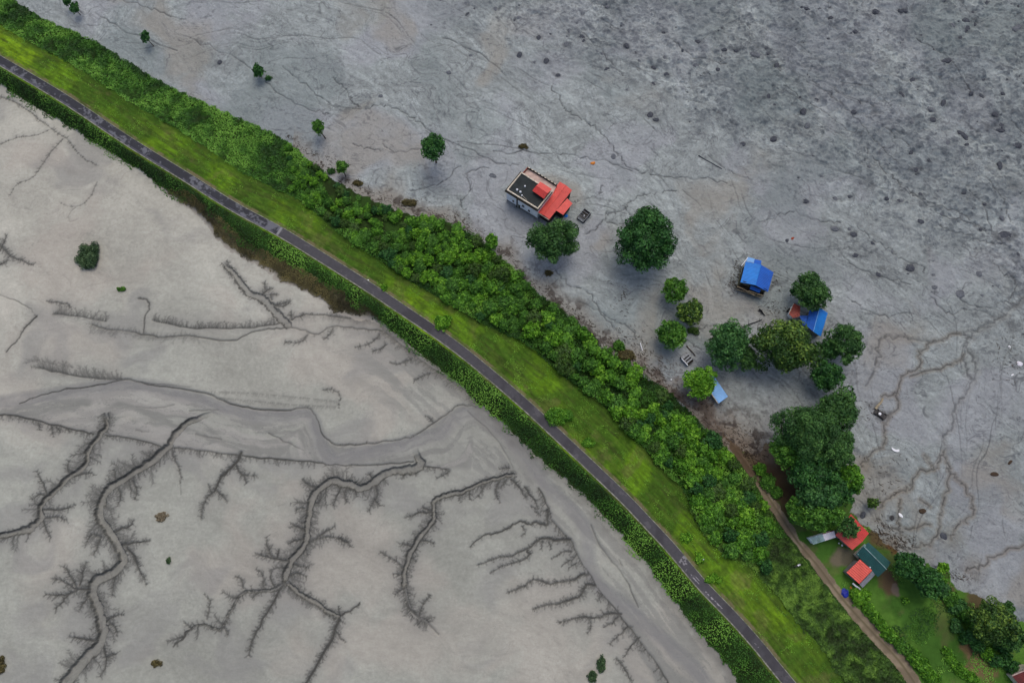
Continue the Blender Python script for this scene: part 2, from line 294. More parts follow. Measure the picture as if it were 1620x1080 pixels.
chan("-8,385 0,389 16,404 34,412 52,419", .25, .08, .3, .7, (.5, 1.8, 2.6)); chan("-4,420 8,414 14,405", .16, .05, .2, .7, (.4, 1.6, 2.6)); chan("-2,398 6,382 10,372", .14, .05, .2, .7, (.4, 1.2, 2.6))
chan("0,153 21,161 49,179 78,202 104,220 130,249 156,262", .08, .07, .15, .45, (.3, 1.0, 1.8)); chan("0,228 26,218 52,215 78,205", .1, .06, .15, .5, (.2, .7, 1.2)); chan("99,220 75,246 60,270 49,281 26,293 13,311", .1, .06, .15, .5, (.2, .9, 1.2)); chan("153,288 140,314 119,327 93,320", .08, .05, .1, .4, (.2, .6, .7)); chan("119,328 108,340 112,350 124,345", .06, .05, .1, .35)
for s in ("486,531 476,540 450,541", "527,519 520,530 512,537", "600,529 587,542 561,550", "652,566 631,576 616,573", "680,591 668,595 654,603", "612,545 600,552 590,556"): chan(s, .12, .05, .2, .6, (.4, 1.3, 2.4))
P = chan("605,521 644,553 683,581 735,617 753,640", .1, .12, .2, .55); comb(P, .5, 1.9, 3.2, side='R', v=.5, ang=R(212))
P = chan("600,515 644,548 690,582 740,624", .05, .05, .05, .2); comb(P, .3, .8, 3, side='L', v=.35)
for s in ("335,619 400,622 470,628 535,635", "340,628 400,634 470,640 532,643"): comb(catmull(GA(pairs(s), 0), 3), .4, .9, 4, side='R', v=.28, ang=R(250))
chan("510,617 530,618 538,626 536,645", .1, .12, .15, .45, (.3, .8, 2)); chan("220,604 300,612", .05, .05, .1, .4)
chan("275,640 245,645 215,643", .1, .08, .1, .4); chan("425,685 455,700 480,712", .1, .06, .1, .5); chan("310,686 350,695", .25, .1, .1, .35); chan("215,680 235,683", .2, .1, .1, .3); chan("300,650 345,648", .1, .1, .1, .4)
# broad wet stream bed
WET = np.zeros((NY, NX), np.float32)
Pw = catmull(GA(pairs("-20,640 60,628 156,614 207,609 285,622 363,648 402,658 452,660 487,657 501,684 511,714 532,729 555,722 594,714 633,704 672,693 698,687 719,664 755,652 776,668 820,709 868,772 907,811 928,844 931,886 944,922 972,946 1011,979 1045,1010 1090,1050 1120,1085"), 0), 5)
for i in range(len(Pw)-1): stamp(WET, Pw[i], Pw[i+1], 1.0, 1.0, 1, 1, 1.5); stamp(CV, Pw[i], Pw[i+1], .9, .9, .25, .25, 1.2)
bedpoly = GA(pairs("-60,640 0,645 104,618 156,611 197,602 272,615 324,624 363,640 402,648 452,650 478,646 491,650 501,663 511,688 524,701 581,702 633,696 685,670 711,652 727,641 755,645 790,668 830,715 866,765 875,820 902,850 935,905 972,945 1010,985 1060,1050 1150,1120 1060,1120 1000,1010 946,932 902,855 868,815 850,772 818,752 740,742 664,738 654,731 569,735 504,732 452,727 400,722 363,717 259,707 166,688 130,681 78,670 26,656 -60,652"), 0)
BEDP = in_poly(bedpoly, X+(n2-.5)*1.6, Y+(lump-.5)*1.6)

# rills of the mudflow (right side)
def rill(s, w=.12, v=.6, brn=0.0, z=ZM):
    P = jitter(GA(pairs(s), z), .3, 6)
    for i in range(len(P)-1):
        a = rng.uniform(.6, 1.1)
        a2 = a*(.35 if rng.random() < .15 else 1); stamp(DK, P[i], P[i+1], w*a*.55, w*a*.55, min(1, v*a2*1.25), min(1, v*a2*1.25), .17); stamp(CV, P[i], P[i+1], w*.8, w*.8, .18, .18, .25)
        if brn: stamp(BRN, P[i], P[i+1], w*2, w*2, brn, brn, .7)
for s in ("873,137 891,166 902,179 936,197 959,218 980,246 995,264 1026,275 1059,281 1117,283 1150,290", "780,239 845,242 884,244 936,251 1000,270", "907,320 918,316 940,312 950,303 953,294", "1070,302 1038,305 1011,311 998,320 985,333 964,338 955,349 946,358 927,370", "1286,127 1317,153 1343,176 1369,205 1381,218 1400,239 1423,259", "1369,233 1392,262 1415,280 1433,300 1459,315 1485,326 1519,336 1545,354 1568,370 1589,388 1620,411 1660,440", "1356,357 1379,377 1402,390 1426,409 1457,419 1462,432", "1485,354 1511,367 1537,375 1563,383 1589,388", "1519,473 1550,486 1584,481 1602,466 1607,442 1589,434 1573,416", "447,105 483,134 511,157 535,169 576,171 597,166 626,173 659,191 693,214 719,227 747,237 776,253 820,261", "558,227 581,235 605,237", "605,227 620,237 667,235", "525,123 545,140 558,162 568,169", "729,263 706,281 680,294 649,302", "773,266 740,274 745,300 729,320 737,331", "194,0 233,12 259,22 298,35", "879,427 897,450 931,463 947,486 962,502 993,515 1006,536", "882,442 864,458", "916,478 939,486 957,504 973,522", "1085,540 1110,553", "1100,520 1130,518 1160,526 1195,518 1208,508", "1240,135 1290,170", "1450,60 1500,90 1540,150", "1560,280 1590,320 1600,350", "1535,300 1560,330 1568,365", "1420,285 1450,310 1490,340 1530,350 1570,375", "1474,470 1500,495 1530,490 1570,500", "1330,400 1350,420 1400,440 1440,450", "1340,470 1370,490 1400,500 1440,495", "1230,340 1260,335 1300,350 1330,352", "1200,352 1225,345", "300,60 360,85 410,115", "150,20 200,50 280,80", "1120,245 1150,270 1190,285", "1010,180 1040,210", "1060,60 1100,90 1150,100", "985,325 1000,345 985,355 960,352", "1395,200 1440,230", "1600,190 1640,230", "420,130 460,160 500,175 520,180", "1330,130 1380,140 1420,180", "920,50 960,90 985,120", "700,60 760,85 800,120"):
    rill(s, .13, .55)
for s in ("1561,512 1547,522 1529,540 1533,557 1543,573 1543,595 1529,622 1509,648 1507,674 1494,692 1494,712", "1529,540 1525,560 1531,590 1538,600", "1620,470 1590,500 1561,512 1530,528 1519,528", "1500,538 1478,540 1440,536 1405,532 1390,545 1385,580 1370,610"): rill(s, .35, .4, .15)
for s in ("1519,528 1478,540 1464,549 1454,561 1456,579 1442,587 1428,597 1419,619 1420,642 1405,660 1400,678 1399,703 1385,712 1369,726 1363,738", "1494,714 1496,726 1501,745 1499,773 1490,803 1486,830 1478,854 1462,862 1438,866 1418,866", "1494,714 1478,741 1452,749 1442,771 1428,777 1407,787 1389,805", "1501,745 1517,759 1533,781 1541,801 1533,818 1513,834 1505,854", "1529,903 1557,892 1580,878 1620,862", "1387,820 1403,834 1438,836 1472,830", "1395,628 1418,622", "1440,595 1500,580 1525,560", "1478,741 1462,720", "1424,790 1422,820 1425,850", "1470,800 1455,790"): rill(s, .15, .5, .55)
# long thin flow lines following the way the mud ran
def heading(x, y):
    a0 = -.55-1.1*float(sstep(60, 110, x)*(1-sstep(20, 75, y))); return a0+(float(vn(np.array([x/26]), np.array([y/26]), 705)[0])-.5)*2.0+(float(vn(np.array([x/7]), np.array([y/7]), 706)[0])-.5)*1.1
r9 = random.Random(90)
for _ in range(420):
    px, py = r9.uniform(100, 1640), r9.uniform(-20, 900); x, y = G(px, py, ZM); j = min(np.searchsorted(ys, y), NY-1); i = min(np.searchsorted(xs, x), NX-1)
    if dD[j, i] < 1: continue
    L = r9.choice([6, 10, 16, 26, 44]); v0 = r9.uniform(.2, .55); w0_ = r9.uniform(.02, .09); p = (x, y); dn = 0
    while dn < L:
        a = heading(*p)+r9.gauss(0, .1); q = (p[0]+math.cos(a)*.7, p[1]+math.sin(a)*.7); f = math.sin(math.pi*min(1, (dn+.4)/L))
        if dD[min(np.searchsorted(ys, q[1]), NY-1), min(np.searchsorted(xs, q[0]), NX-1)] < 1: break
        if r9.random() > .1: stamp(DK, p, q, w0_, w0_, v0*f, v0*f, .17); stamp(CV, p, q, w0_, w0_, .1*f, .1*f, .3)
        if r9.random() < .03: twig(q, a+r9.choice([-.6, .6]), r9.uniform(1, 4), .06, v0, 0)
        p = q; dn += .7
STONES = []
while len(STONES) < 210:
    px, py = r9.uniform(640, 1625), r9.uniform(-5, 640)
    if (px-640)*.5-py+r9.uniform(-90, 60) < 0: continue
    if px > 1300 and py > 480 and r9.random() < .6: continue
    sz = r9.choice([.22, .28, .35, .45, .6, .8, 1.0])*r9.uniform(.8, 1.2); STONES.append((px, py, sz)); c = G(px, py, ZM)
    stamp(DK, (c[0]-sz*.6, c[1]-sz*.3), (c[0]+sz*.6, c[1]-sz*.3), sz*.5, sz*.5, .3, .3, sz*.9); stamp(CV, c, (c[0]+.1, c[1]), sz, sz, .15, .15, sz)
for (px, py, r, b) in ((1366,738,2.2,.5), (1505,850,3,.35), (1460,872,3,.3), (1540,900,3,.4), (1410,862,2.2,.8), (1424,855,2.6,.4), (1400,850,2,.5), (1385,822,2,.4)):
    c = G(px, py, ZM); stamp(BRN, c, (c[0]+.5, c[1]+.5), r*.4, r*.4, b, b, r)
for (px, py, r, v) in ((1590,372,3.2,.75), (1448,268,2.0,.5), (1345,312,1.6,.5), (1330,316,1.2,.45), (1322,362,1.6,.6), (1350,370,1.5,.7), (1395,425,1.4,.6), (1440,425,2.2,.55), (1390,438,1.6,.5), (880,120,1.4,.5), (1200,108,1.3,.4), (1540,33,1.5,.5), (1602,515,2.6,.5), (1610,575,2.6,.45), (1380,640,1.6,.5), (1395,655,2.4,.5), (1397,750,1.6,.55), (1410,740,1.2,.5), (1384,775,1.3,.5), (1410,820,1.4,.7), (1495,845,1.2,.6), (1365,815,1.4,.6), (660,45,1.2,.2), (347,98,1.6,.35), (1250,800,.1,.1), (1545,310,2,.4), (1560,200,2.2,.4)):
    c = G(px, py, ZM)
    for q in range(7):
        a = rng.uniform(0, 6.28); rr = r*rng.uniform(.2, .9); p = (c[0]+math.cos(a)*rr, c[1]+math.sin(a)*rr*.6)
        stamp(DK, p, (p[0]+rng.uniform(-.6, .6), p[1]+rng.uniform(-.3, .3)), r*.12, r*.12, v*.8, v*.8, r*.35)
DK *= 1-.8*BEDI
Z = Z-CV*.8-np.where(left, DK*.12, DK*.07)
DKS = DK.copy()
# flowing cracks of the mud as fine creases
def crease(n, w): return np.clip(1-np.abs(n-.5)/w, 0, 1)
cr1 = crease(fbm(U+wx*1.3, (V+wy*1.3)*2.6, 11, 4, 201, .45), .012)*sstep(.42, .6, fbm(X, Y, 9, 3, 221))
cr2 = crease(fbm(U+wy*.9, (V+wx*.9)*2.2, 4.5, 3, 211, .5), .022)*sstep(.42, .56, fbm(X, Y, 7, 3, 231))
cr3 = crease(fbm(U*.8-wy*.7, (V+wx*.5)*1.7, 7, 4, 241, .5), .012)*sstep(.42, .56, fbm(X, Y, 5, 3, 251))

def blur(F, r):
    G_ = F.copy()
    for ax in (0, 1):
        for _ in range(2):
            c_ = np.cumsum(np.pad(G_, [(r+1, r) if a == ax else (0, 0) for a in (0, 1)], mode='edge'), axis=ax, dtype=np.float64)
            G_ = ((c_.take(range(2*r+1, c_.shape[ax]), axis=ax)-c_.take(range(0, c_.shape[ax]-2*r-1), axis=ax))/(2*r+1)).astype(np.float32)
    return G_
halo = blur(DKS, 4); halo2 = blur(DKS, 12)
dW_, sW_ = dist_field(Pw, Xc, Yc); dW, sW = up(dW_), up(sW_)
wv = (n8-.5)*2.4+(n2-.5)*.5
str1 = fbm(sW*.22, (dW+wv)*1.5, 2.2, 5, 611, .6); str2 = fbm(sW*.12+9, (dW+wv*1.6)*.9, 3.2, 4, 621, .6)
str3 = fbm(sR*.14, (dA+wv*.7)*1.2, 2.4, 5, 631, .6)
ssk = fbm((U+wx)*.32, (V+wy)*2.0, 4.5, 5, 641, .62); ssk2 = fbm((U+wx*1.3)*.3, (V+wy*1.3)*2.4, 1.7, 4, 651, .6)
# ------------------------------------------------------------------ ground colours (albedo, with gully shade painted in)
def lin(r, g, b): return np.array([((c/255)/12.92 if c <= 10 else (((c/255)+.055)/1.055)**2.4) for c in (r, g, b)], np.float32)
col = np.zeros((NY, NX, 3), np.float32)
# silt plain: warmer and paler to the upper left, greyer to the bottom
tpos = sstep(20, 90, Y+(n30-.5)*50)
cs = mixc(np.broadcast_to(lin(151, 153, 142), col.shape), lin(171, 170, 157), tpos)
cs = cs*(0.78+.44*silt)[..., None]*(0.88+.24*fbm(X, Y, .5, 2, 301))[..., None]*(.93+.14*fbm(X+wx*.1, Y, 1.6, 3, 305))[..., None]*(.88+.24*fbm(X+wx, Y+wy, 7, 4, 309))[..., None]
cs = mixc(cs, lin(166, 157, 145), sstep(.5, .7, fbm(X+wx, Y+wy, 20, 4, 311))*.38)
cs = mixc(cs, lin(128, 128, 124), sstep(.5, .7, fbm(X+wx*1.4, Y*1.3+wy*1.4, 16, 4, 321))*.5)
bs = fbm(U*.35+wx*.4, V*2.2+wy*.3, 3.4, 4, 331)
bedm = np.clip(blur(BEDP.astype(np.float32), 2), 0, 1)
cs = mixc(cs, lin(124, 125, 118), bedm*(.22+.75*sstep(.40, .60, str1)))
cs = mixc(cs, lin(158, 156, 148), bedm*sstep(.56, .66, str2)*.5)
cs = mixc(cs, lin(96, 98, 96), bedm*crease(str1, .012)*.6)
toe = (1-sstep(9, 20, -dA+(n8-.5)*8))*(dA < 0)*sstep(118, 150, sR)
cs = mixc(cs, lin(128, 129, 122), toe*(.15+.7*sstep(.42, .6, str3)))
cs = mixc(cs, lin(92, 93, 90), toe*crease(str3, .012)*.5)
cs = cs*(.90+.2*ssk)[..., None]*(.93+.14*ssk2)[..., None]
fl1 = crease(fbm((X+wx*.8)*.8, (Y+wy*.8)*1.5, 9, 5, 671, .55), .006)*sstep(.48, .6, n30); fl2 = crease(fbm((X+wx*1.2)*.5, (Y+wy)*1.6, 3.2, 4, 681, .5), .012)*sstep(.5, .64, fbm(X, Y, 12, 3, 691))
cs = mixc(cs, lin(118, 117, 111), np.maximum(fl1*.45, fl2*.35)); cs = cs*(.94+.12*fbm((X+wx*.3)*.5, (Y+wy*.3)*2.2, 1.0, 3, 695))[..., None]
cs = mixc(cs, lin(104, 104, 98), np.clip(halo*1.3, 0, .6)); cs = mixc(cs, lin(126, 126, 120), np.clip(halo2*1.6, 0, .5))  # soft shading around the gullies, blurred into the silt colour
cs = mixc(cs, lin(120, 120, 117), BEDP*crease(bs, .01)*.3)
cs = mixc(cs, lin(118, 118, 117), WET*(.3+.4*n2)); 
bt = fbm(X+wx*.2, Y+wy*.2, 1.4, 4, 661, .6); cs = mixc(cs, lin(112, 113, 107), BED*(.55+.5*n2)); cs = mixc(cs, lin(76, 78, 74), BED*crease(bt, .035)*.7); cs = mixc(cs, lin(140, 139, 131), BED*sstep(.55, .66, bt)*.6)
nearA = sstep(-3.5, -.2, dA+(n2-.5)*3)*(dR < 0)
cs = mixc(cs, lin(96, 94, 88), nearA*.55*(sR > 120))
cs = mixc(cs, lin(48, 49, 45), np.clip(DK*1.1, 0, .9))  # wet mud tone plus painted shade that the shallow carving lacks
# mudflow
cm = np.broadcast_to(lin(147, 155, 152), col.shape).astype(np.float32)
cm = cm*(.78+.38*flow1)[..., None]*(.80+.36*flow2)[..., None]*(.82+.36*fbm(X, Y, .5, 2, 341))[..., None]*(.78+.4*fbm(U*.8+wx*.1, V*1.3, 1.2, 3, 345, .6))[..., None]
cm = cm*(.74+.52*ssk)[..., None]*(.8+.4*ssk2)[..., None]
cm = mixc(cm, lin(74, 80, 86), np.maximum(crease(ssk, .014)*.6, crease(fbm((U+wx*1.1)*.4, (V+wy*1.1)*1.8, 7, 4, 645, .55), .009)*.6)*(.5+.8*n2)); cm = mixc(cm, lin(78, 84, 90), crease(ssk2, .02)*.4*sstep(.4, .6, n8))
cm = mixc(cm, lin(84, 94, 102), rough*sstep(.42, .62, lump*.25+lump2*.3+n8*.15+ssk*.3)*.3)
cm = mixc(cm, lin(84, 94, 99), rough*sstep(.44, .62, fbm(X+wx, Y+wy, 15, 4, 359, .6))*.42)
cm = mixc(cm, lin(56, 64, 70), rough*sstep(.56, .68, lump2*.7+lump*.3)*.6)
cm = cm*(.8+.4*fbm(X+wx, Y+wy, 10, 4, 347, .6))[..., None]
cm = mixc(cm, lin(150, 152, 157), (1-rough*.5)*sstep(.5, .7, fbm(X+wx, Y+wy, 17, 4, 351))*.45)
cm = mixc(cm, lin(108, 120, 118), sstep(.5, .68, fbm(X+wx, Y+wy, 24, 4, 361))*.5)
cm = mixc(cm, lin(140, 136, 124), sstep(.58, .74, fbm(X+wx, Y+wy, 19, 4, 371))*(1-rough)*.6)
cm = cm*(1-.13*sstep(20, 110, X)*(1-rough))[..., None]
cm = mixc(cm, lin(60, 62, 66), np.maximum(np.maximum(cr1*.75, cr2*.55), cr3*.5)*.9)
spk = sstep(.66, .74, fbm(X*.9, Y*1.2, .8, 2, 353)*.55+fbm(X, Y, 7, 3, 355)*.45+rough*.05)
cm = mixc(cm, lin(58, 62, 66), spk*.4)
cm = mixc(cm, lin(66, 72, 78), rough*sstep(.54, .62, fbm(X+wx*.3, Y*1.3+wy*.3, 2.2, 4, 357))*.28)
cm = mixc(cm, lin(64, 68, 74), rough*crease(fbm(X+wx*.4, Y*1.4+wy*.4, 3.4, 3, 363), .016)*.5)
cm = mixc(cm, lin(104, 90, 66), np.clip(BRN, 0, 1)*.75)
cm = mixc(cm, lin(40, 41, 43), np.clip(DK, 0, .85))
shore = (1-sstep(0, 6, dD+(n8-.5)*10))*(dD > 0)*(X > G(480, 0, ZM)[0])
cm = mixc(cm, lin(128, 122, 110), shore*.6)
sh2 = (1-sstep(1, 9, dD+(n2-.5)*8+(n8-.5)*10))*(dD > 0)*sstep(G(960, 0, ZM)[0], G(1030, 0, ZM)[0], X)
cm = mixc(cm, lin(110, 98, 82), sh2*.6); cm = mixc(cm, lin(60, 44, 34), sh2*sstep(.45, .6, fbm(X+wx*.3, Y+wy*.3, 3, 4, 383))*.85)
cm = mixc(cm, lin(52, 42, 33), shore*sstep(.52, .66, fbm(X, Y, 1.8, 4, 381))*.85)
apx = GA([(1165, 705)], ZM)[0]; apr = np.exp(-(((X-apx[0])/9)**2+((Y-apx[1])/9)**2))
cm = mixc(cm, lin(120, 108, 92), np.clip(apr, 0, 1)*.7); cm = mixc(cm, lin(48, 38, 30), np.clip(apr*1.4, 0, 1)*sstep(.5, .64, fbm(X, Y, 1.5, 4, 391))*.9)
# bank: hedge soil, grass, belt soil
st1 = fbm(sR, dR*7, 7, 4, 401, .6); st2 = fbm(sR, dR*5, 2.2, 3, 411); gp = fbm(X, Y, 9, 4, 421)
cg = np.broadcast_to(lin(88, 122, 26), col.shape).astype(np.float32)
cg = mixc(cg, lin(56, 84, 26), sstep(.35, .62, gp)*.85)
cg = mixc(cg, lin(116, 148, 26), sstep(.54, .72, fbm(X, Y, 14, 4, 431))*.75*(1-sstep(150, 230, sR)*.6))
cg = mixc(cg, lin(64, 74, 34), sstep(.54, .68, st1)*.6)
cg = mixc(cg, lin(104, 96, 62), sstep(.62, .72, fbm(X, Y, 5, 4, 441))*.35)
cg = mixc(cg, lin(62, 52, 34), crease(fbm(sR*.15, dR*3.2, 2, 3, 455), .03)*.4)
cg = mixc(cg, lin(70, 92, 30), sstep(.5, .64, fbm(X, Y, 1.6, 3, 457))*.5)
cg = mixc(cg, lin(46, 70, 24), crease(fbm(sR*.05, dR*2.2, 1.6, 2, 459), .05)*.35)
cg = cg*(.8+.4*fbm(X, Y, 1.1, 3, 461, .6))[..., None]
cg = cg*(.55+.9*st2)[..., None]*(.78+.44*fbm(X, Y, .5, 2, 451))[..., None]
hm = np.clip((-.2-(dC))/2.5, 0, 1)      # distance inside the grass
cg = mixc(cg, lin(48, 72, 22), (1-hm)*.6*(dC < 0))
edge = (np.abs(np.abs(dR)-1.75) < .42)
cg = mixc(cg, lin(112, 102, 78), edge*(dR > 0)*(.25+.6*sstep(.4, .6, n2)))
cb = mixc(np.broadcast_to(lin(46, 70, 28), col.shape), lin(38, 52, 24), sstep(.4, .6, n2))
cbr = mixc(np.broadcast_to(lin(72, 66, 44), col.shape), lin(112, 108, 78), sstep(.4, .62, n8*.5+n2*.5))
cbr = mixc(cbr, lin(44, 44, 28), sstep(.5, .62, n2)*.8)
cbank = np.where((dC > 0)[..., None], cb, cg); cbank = np.where((dR < -1.9)[..., None], cb, cbank)
brownz = (dH+wob*.4 < 0) & ~left
cbank = np.where(brownz[..., None], cbr, cbank)
cbank = mixc(cbank, lin(150, 146, 136), np.where(brownz, (1-sstep(0, 1.6, dA+wob*.6)), 0))
# yard
cy = mixc(np.broadcast_to(lin(58, 92, 34), col.shape), lin(76, 112, 42), sstep(.4, .65, n8))
cy = cy*(.75+.5*fbm(X, Y, .8, 3, 461))[..., None]
cy = mixc(cy, lin(96, 84, 62), sstep(.6, .7, fbm(X, Y, 6, 4, 471))*.35)
for (px, py, r, cc) in ((1238, 765, 7.5, (70, 56, 42)), (1225, 735, 6.5, (80, 64, 48)), (1200, 725, 6, (92, 76, 60)), (1212, 712, 5, (104, 92, 78)), (1250, 790, 5, (64, 52, 38)), (1395, 840, 6, (84, 68, 50)), (1430, 865, 4.5, (92, 66, 44)), (1330, 882, 3.2, (104, 96, 82)), (1345, 885, 3, (80, 78, 66)), (1408, 918, 3.5, (86, 68, 54)), (1545, 1042, 4, (112, 92, 68)), (1560, 1058, 4, (106, 88, 64)), (1530, 1022, 2.5, (100, 82, 58)), (1500, 935, 3, (90, 76, 58)), (1250, 800, 4, (66, 56, 40)), (1545, 952, 4, (84, 70, 52)), (1420, 930, 1.2, (100, 90, 80))):
    c = G(px, py, ZM); rr = np.hypot(X-c[0], Y-c[1])+(n2-.5)*3.2
    cy = mixc(cy, lin(*cc), (1-sstep(r*.45, r*.95, rr))*.9)
# assemble
col[:] = cbank
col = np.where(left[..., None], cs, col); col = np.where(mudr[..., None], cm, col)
yb = yardm & (dD > -1)
col = np.where(yb[..., None], cy, col)
aT = np.abs(dT); trk = (aT < 1.05+.55*(n2-.5)*2+np.exp(-((X-G(1300, 0, ZM)[0])/10)**2)*.7) & (yb | (dD > -3))
ct_ = mixc(np.broadcast_to(lin(134, 122, 102), col.shape), lin(92, 86, 62), (1-sstep(.12, .38, aT))*.8)
ct_ = mixc(ct_, lin(94, 84, 68), sstep(.35, .65, n2)*.6)
up_t = sstep(G(0, 790, ZM)[1], G(0, 740, ZM)[1], Y); ct_ = mixc(ct_, lin(74, 58, 44), up_t*.75)
col = np.where(trk[..., None], ct_, col)
Z = Z-np.where(trk, .06*np.exp(-((aT-.62)/.28)**2), 0)
def zt(x, y):
    i = min(max(int(np.searchsorted(xs, x)), 1), NX-1); j = min(max(int(np.searchsorted(ys, y)), 1), NY-1); return float(Z[j, i])
def zta(x, y):
    return Z[np.clip(np.searchsorted(ys, y), 0, NY-1), np.clip(np.searchsorted(xs, x), 0, NX-1)]
# classes -> separate sheets meeting edge to edge
cls = np.zeros((NY, NX), np.int8)
cls[left] = 1; cls[mudr] = 2; cls[yb] = 3; cls[trk] = 4

# ------------------------------------------------------------------ materials
def mat(name, base=None, rough_=.8, attr=None, ramp=None, noise=None, bump=None, metal=0.0, spec=.3, wave=None):
    m = bpy.data.materials.new(name); m.use_nodes = True; nt = m.node_tree; N = nt.nodes; L = nt.links
    b = N["Principled BSDF"]; b.inputs["Roughness"].default_value = rough_; b.inputs["Metallic"].default_value = metal
    b.inputs["Specular IOR Level"].default_value = spec
    src = None
    if attr:
        a = N.new("ShaderNodeAttribute"); a.attribute_name = attr
        if ramp:
            r = N.new("ShaderNodeValToRGB"); L.new(a.outputs["Fac"], r.inputs["Fac"]); els = r.color_ramp.elements
            while len(els) < len(ramp): els.new(.5)
            for e_, (p, c) in zip(els, ramp): e_.position = p; e_.color = (*[float(v) for v in c], 1)
            src = r.outputs["Color"]
        else: src = a.outputs["Color"]
    tc = N.new("ShaderNodeTexCoord")
    if noise:                            # (scale, second colour, amount)
        n = N.new("ShaderNodeTexNoise"); n.inputs["Scale"].default_value = noise[0]; n.inputs["Detail"].default_value = 6; n.inputs["Roughness"].default_value = .65
        L.new(tc.outputs["Object"], n.inputs["Vector"])
        mr = N.new("ShaderNodeMapRange"); mr.inputs[1].default_value = .38; mr.inputs[2].default_value = .66; mr.inputs[3].default_value = 0; mr.inputs[4].default_value = noise[2]
        L.new(n.outputs["Fac"], mr.inputs[0])
        mx = N.new("ShaderNodeMix"); mx.data_type = 'RGBA'; L.new(mr.outputs[0], mx.inputs["Factor"])
        if src: L.new(src, mx.inputs["A"])
        else: mx.inputs["A"].default_value = (*[float(v) for v in base], 1)
        mx.inputs["B"].default_value = (*[float(v) for v in noise[1]], 1); src = mx.outputs["Result"]
    if src: L.new(src, b.inputs["Base Color"])
    else: b.inputs["Base Color"].default_value = (*[float(v) for v in base], 1)
    if bump or wave:
        bp = N.new("ShaderNodeBump"); L.new(bp.outputs["Normal"], b.inputs["Normal"])
        if wave:                         # corrugated sheet: (axis, scale, strength)
            w = N.new("ShaderNodeTexWave"); w.bands_direction = wave[0]; w.inputs["Scale"].default_value = wave[1]; L.new(tc.outputs["Object"], w.inputs["Vector"])
            L.new(w.outputs["Fac"], bp.inputs["Height"]); bp.inputs["Strength"].default_value = wave[2]; bp.inputs["Distance"].default_value = .05
        else:
            n = N.new("ShaderNodeTexNoise"); n.inputs["Scale"].default_value = bump[0]; n.inputs["Detail"].default_value = 5; L.new(tc.outputs["Object"], n.inputs["Vector"])
            L.new(n.outputs["Fac"], bp.inputs["Height"]); bp.inputs["Strength"].default_value = bump[1]; bp.inputs["Distance"].default_value = bump[2]
    return m
M = {}
M['silt'] = mat('silt', attr='tone', rough_=.7, noise=(2.2, lin(118, 116, 108), .14), bump=(2.2, .6, .1)); M['mud'] = mat('mud', attr='tone', rough_=.7, spec=.35, noise=(1.9, lin(76, 80, 84), .2), bump=(2.2, .9, .16))
M['turf'] = mat('turf', attr='tone', rough_=.95, spec=.1, bump=(4, .8, .2)); M['soil'] = mat('soil', attr='tone', rough_=.95, spec=.1, bump=(4, .7, .12))
M['asphalt'] = mat('asphalt', attr='tone', rough_=.85, bump=(9, .4, .03))

def link(name, me, parent=None, m=None):
    o = bpy.data.objects.new(name, me); C.objects.link(o)
    if m: me.materials.append(m)
    if parent: o.parent = parent
    return o
def tag(o, label=None, cat=None, group=None, kind=None):
    if label: o['label'] = label
    if cat: o['category'] = cat
    if group: o['group'] = group
    if kind: o['kind'] = kind
    return o
def mesh_np(name, V, F, tone=None, cname='tone', smooth=True):
    """V (n,3), F (m,4) quads"""
    me = bpy.data.meshes.new(name); me.vertices.add(len(V)); me.vertices.foreach_set('co', np.ascontiguousarray(V, np.float32).ravel())
    k = F.shape[1]; me.loops.add(F.size); me.loops.foreach_set('vertex_index', np.ascontiguousarray(F, np.int32).ravel())
    me.polygons.add(len(F)); me.polygons.foreach_set('loop_start', np.arange(0, F.size, k, dtype=np.int32)); me.polygons.foreach_set('loop_total', np.full(len(F), k, np.int32))
    me.update(calc_edges=True)
    if tone is not None:
        if tone.ndim == 2:
            a = me.attributes.new(cname, 'FLOAT_COLOR', 'POINT'); a.data.foreach_set('color', np.hstack([tone, np.ones((len(tone), 1))]).astype(np.float32).ravel())
        else:
            a = me.attributes.new(cname, 'FLOAT', 'POINT'); a.data.foreach_set('value', tone.astype(np.float32))
    me.polygons.foreach_set('use_smooth', np.full(len(F), smooth)); me.validate(); return me
idx = np.arange(NY*NX).reshape(NY, NX)
Q = np.stack([idx[:-1, :-1], idx[:-1, 1:], idx[1:, 1:], idx[1:, :-1]], -1).reshape(-1, 4)
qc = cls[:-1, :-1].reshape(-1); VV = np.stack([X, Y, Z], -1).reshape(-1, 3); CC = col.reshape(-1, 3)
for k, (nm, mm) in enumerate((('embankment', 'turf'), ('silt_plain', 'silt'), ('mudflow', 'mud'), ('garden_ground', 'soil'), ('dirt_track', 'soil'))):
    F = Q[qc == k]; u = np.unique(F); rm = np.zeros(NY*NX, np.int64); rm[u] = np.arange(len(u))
    tag(link(nm, mesh_np(nm, VV[u], rm[F], CC[u]), m=M[mm]), kind='structure')

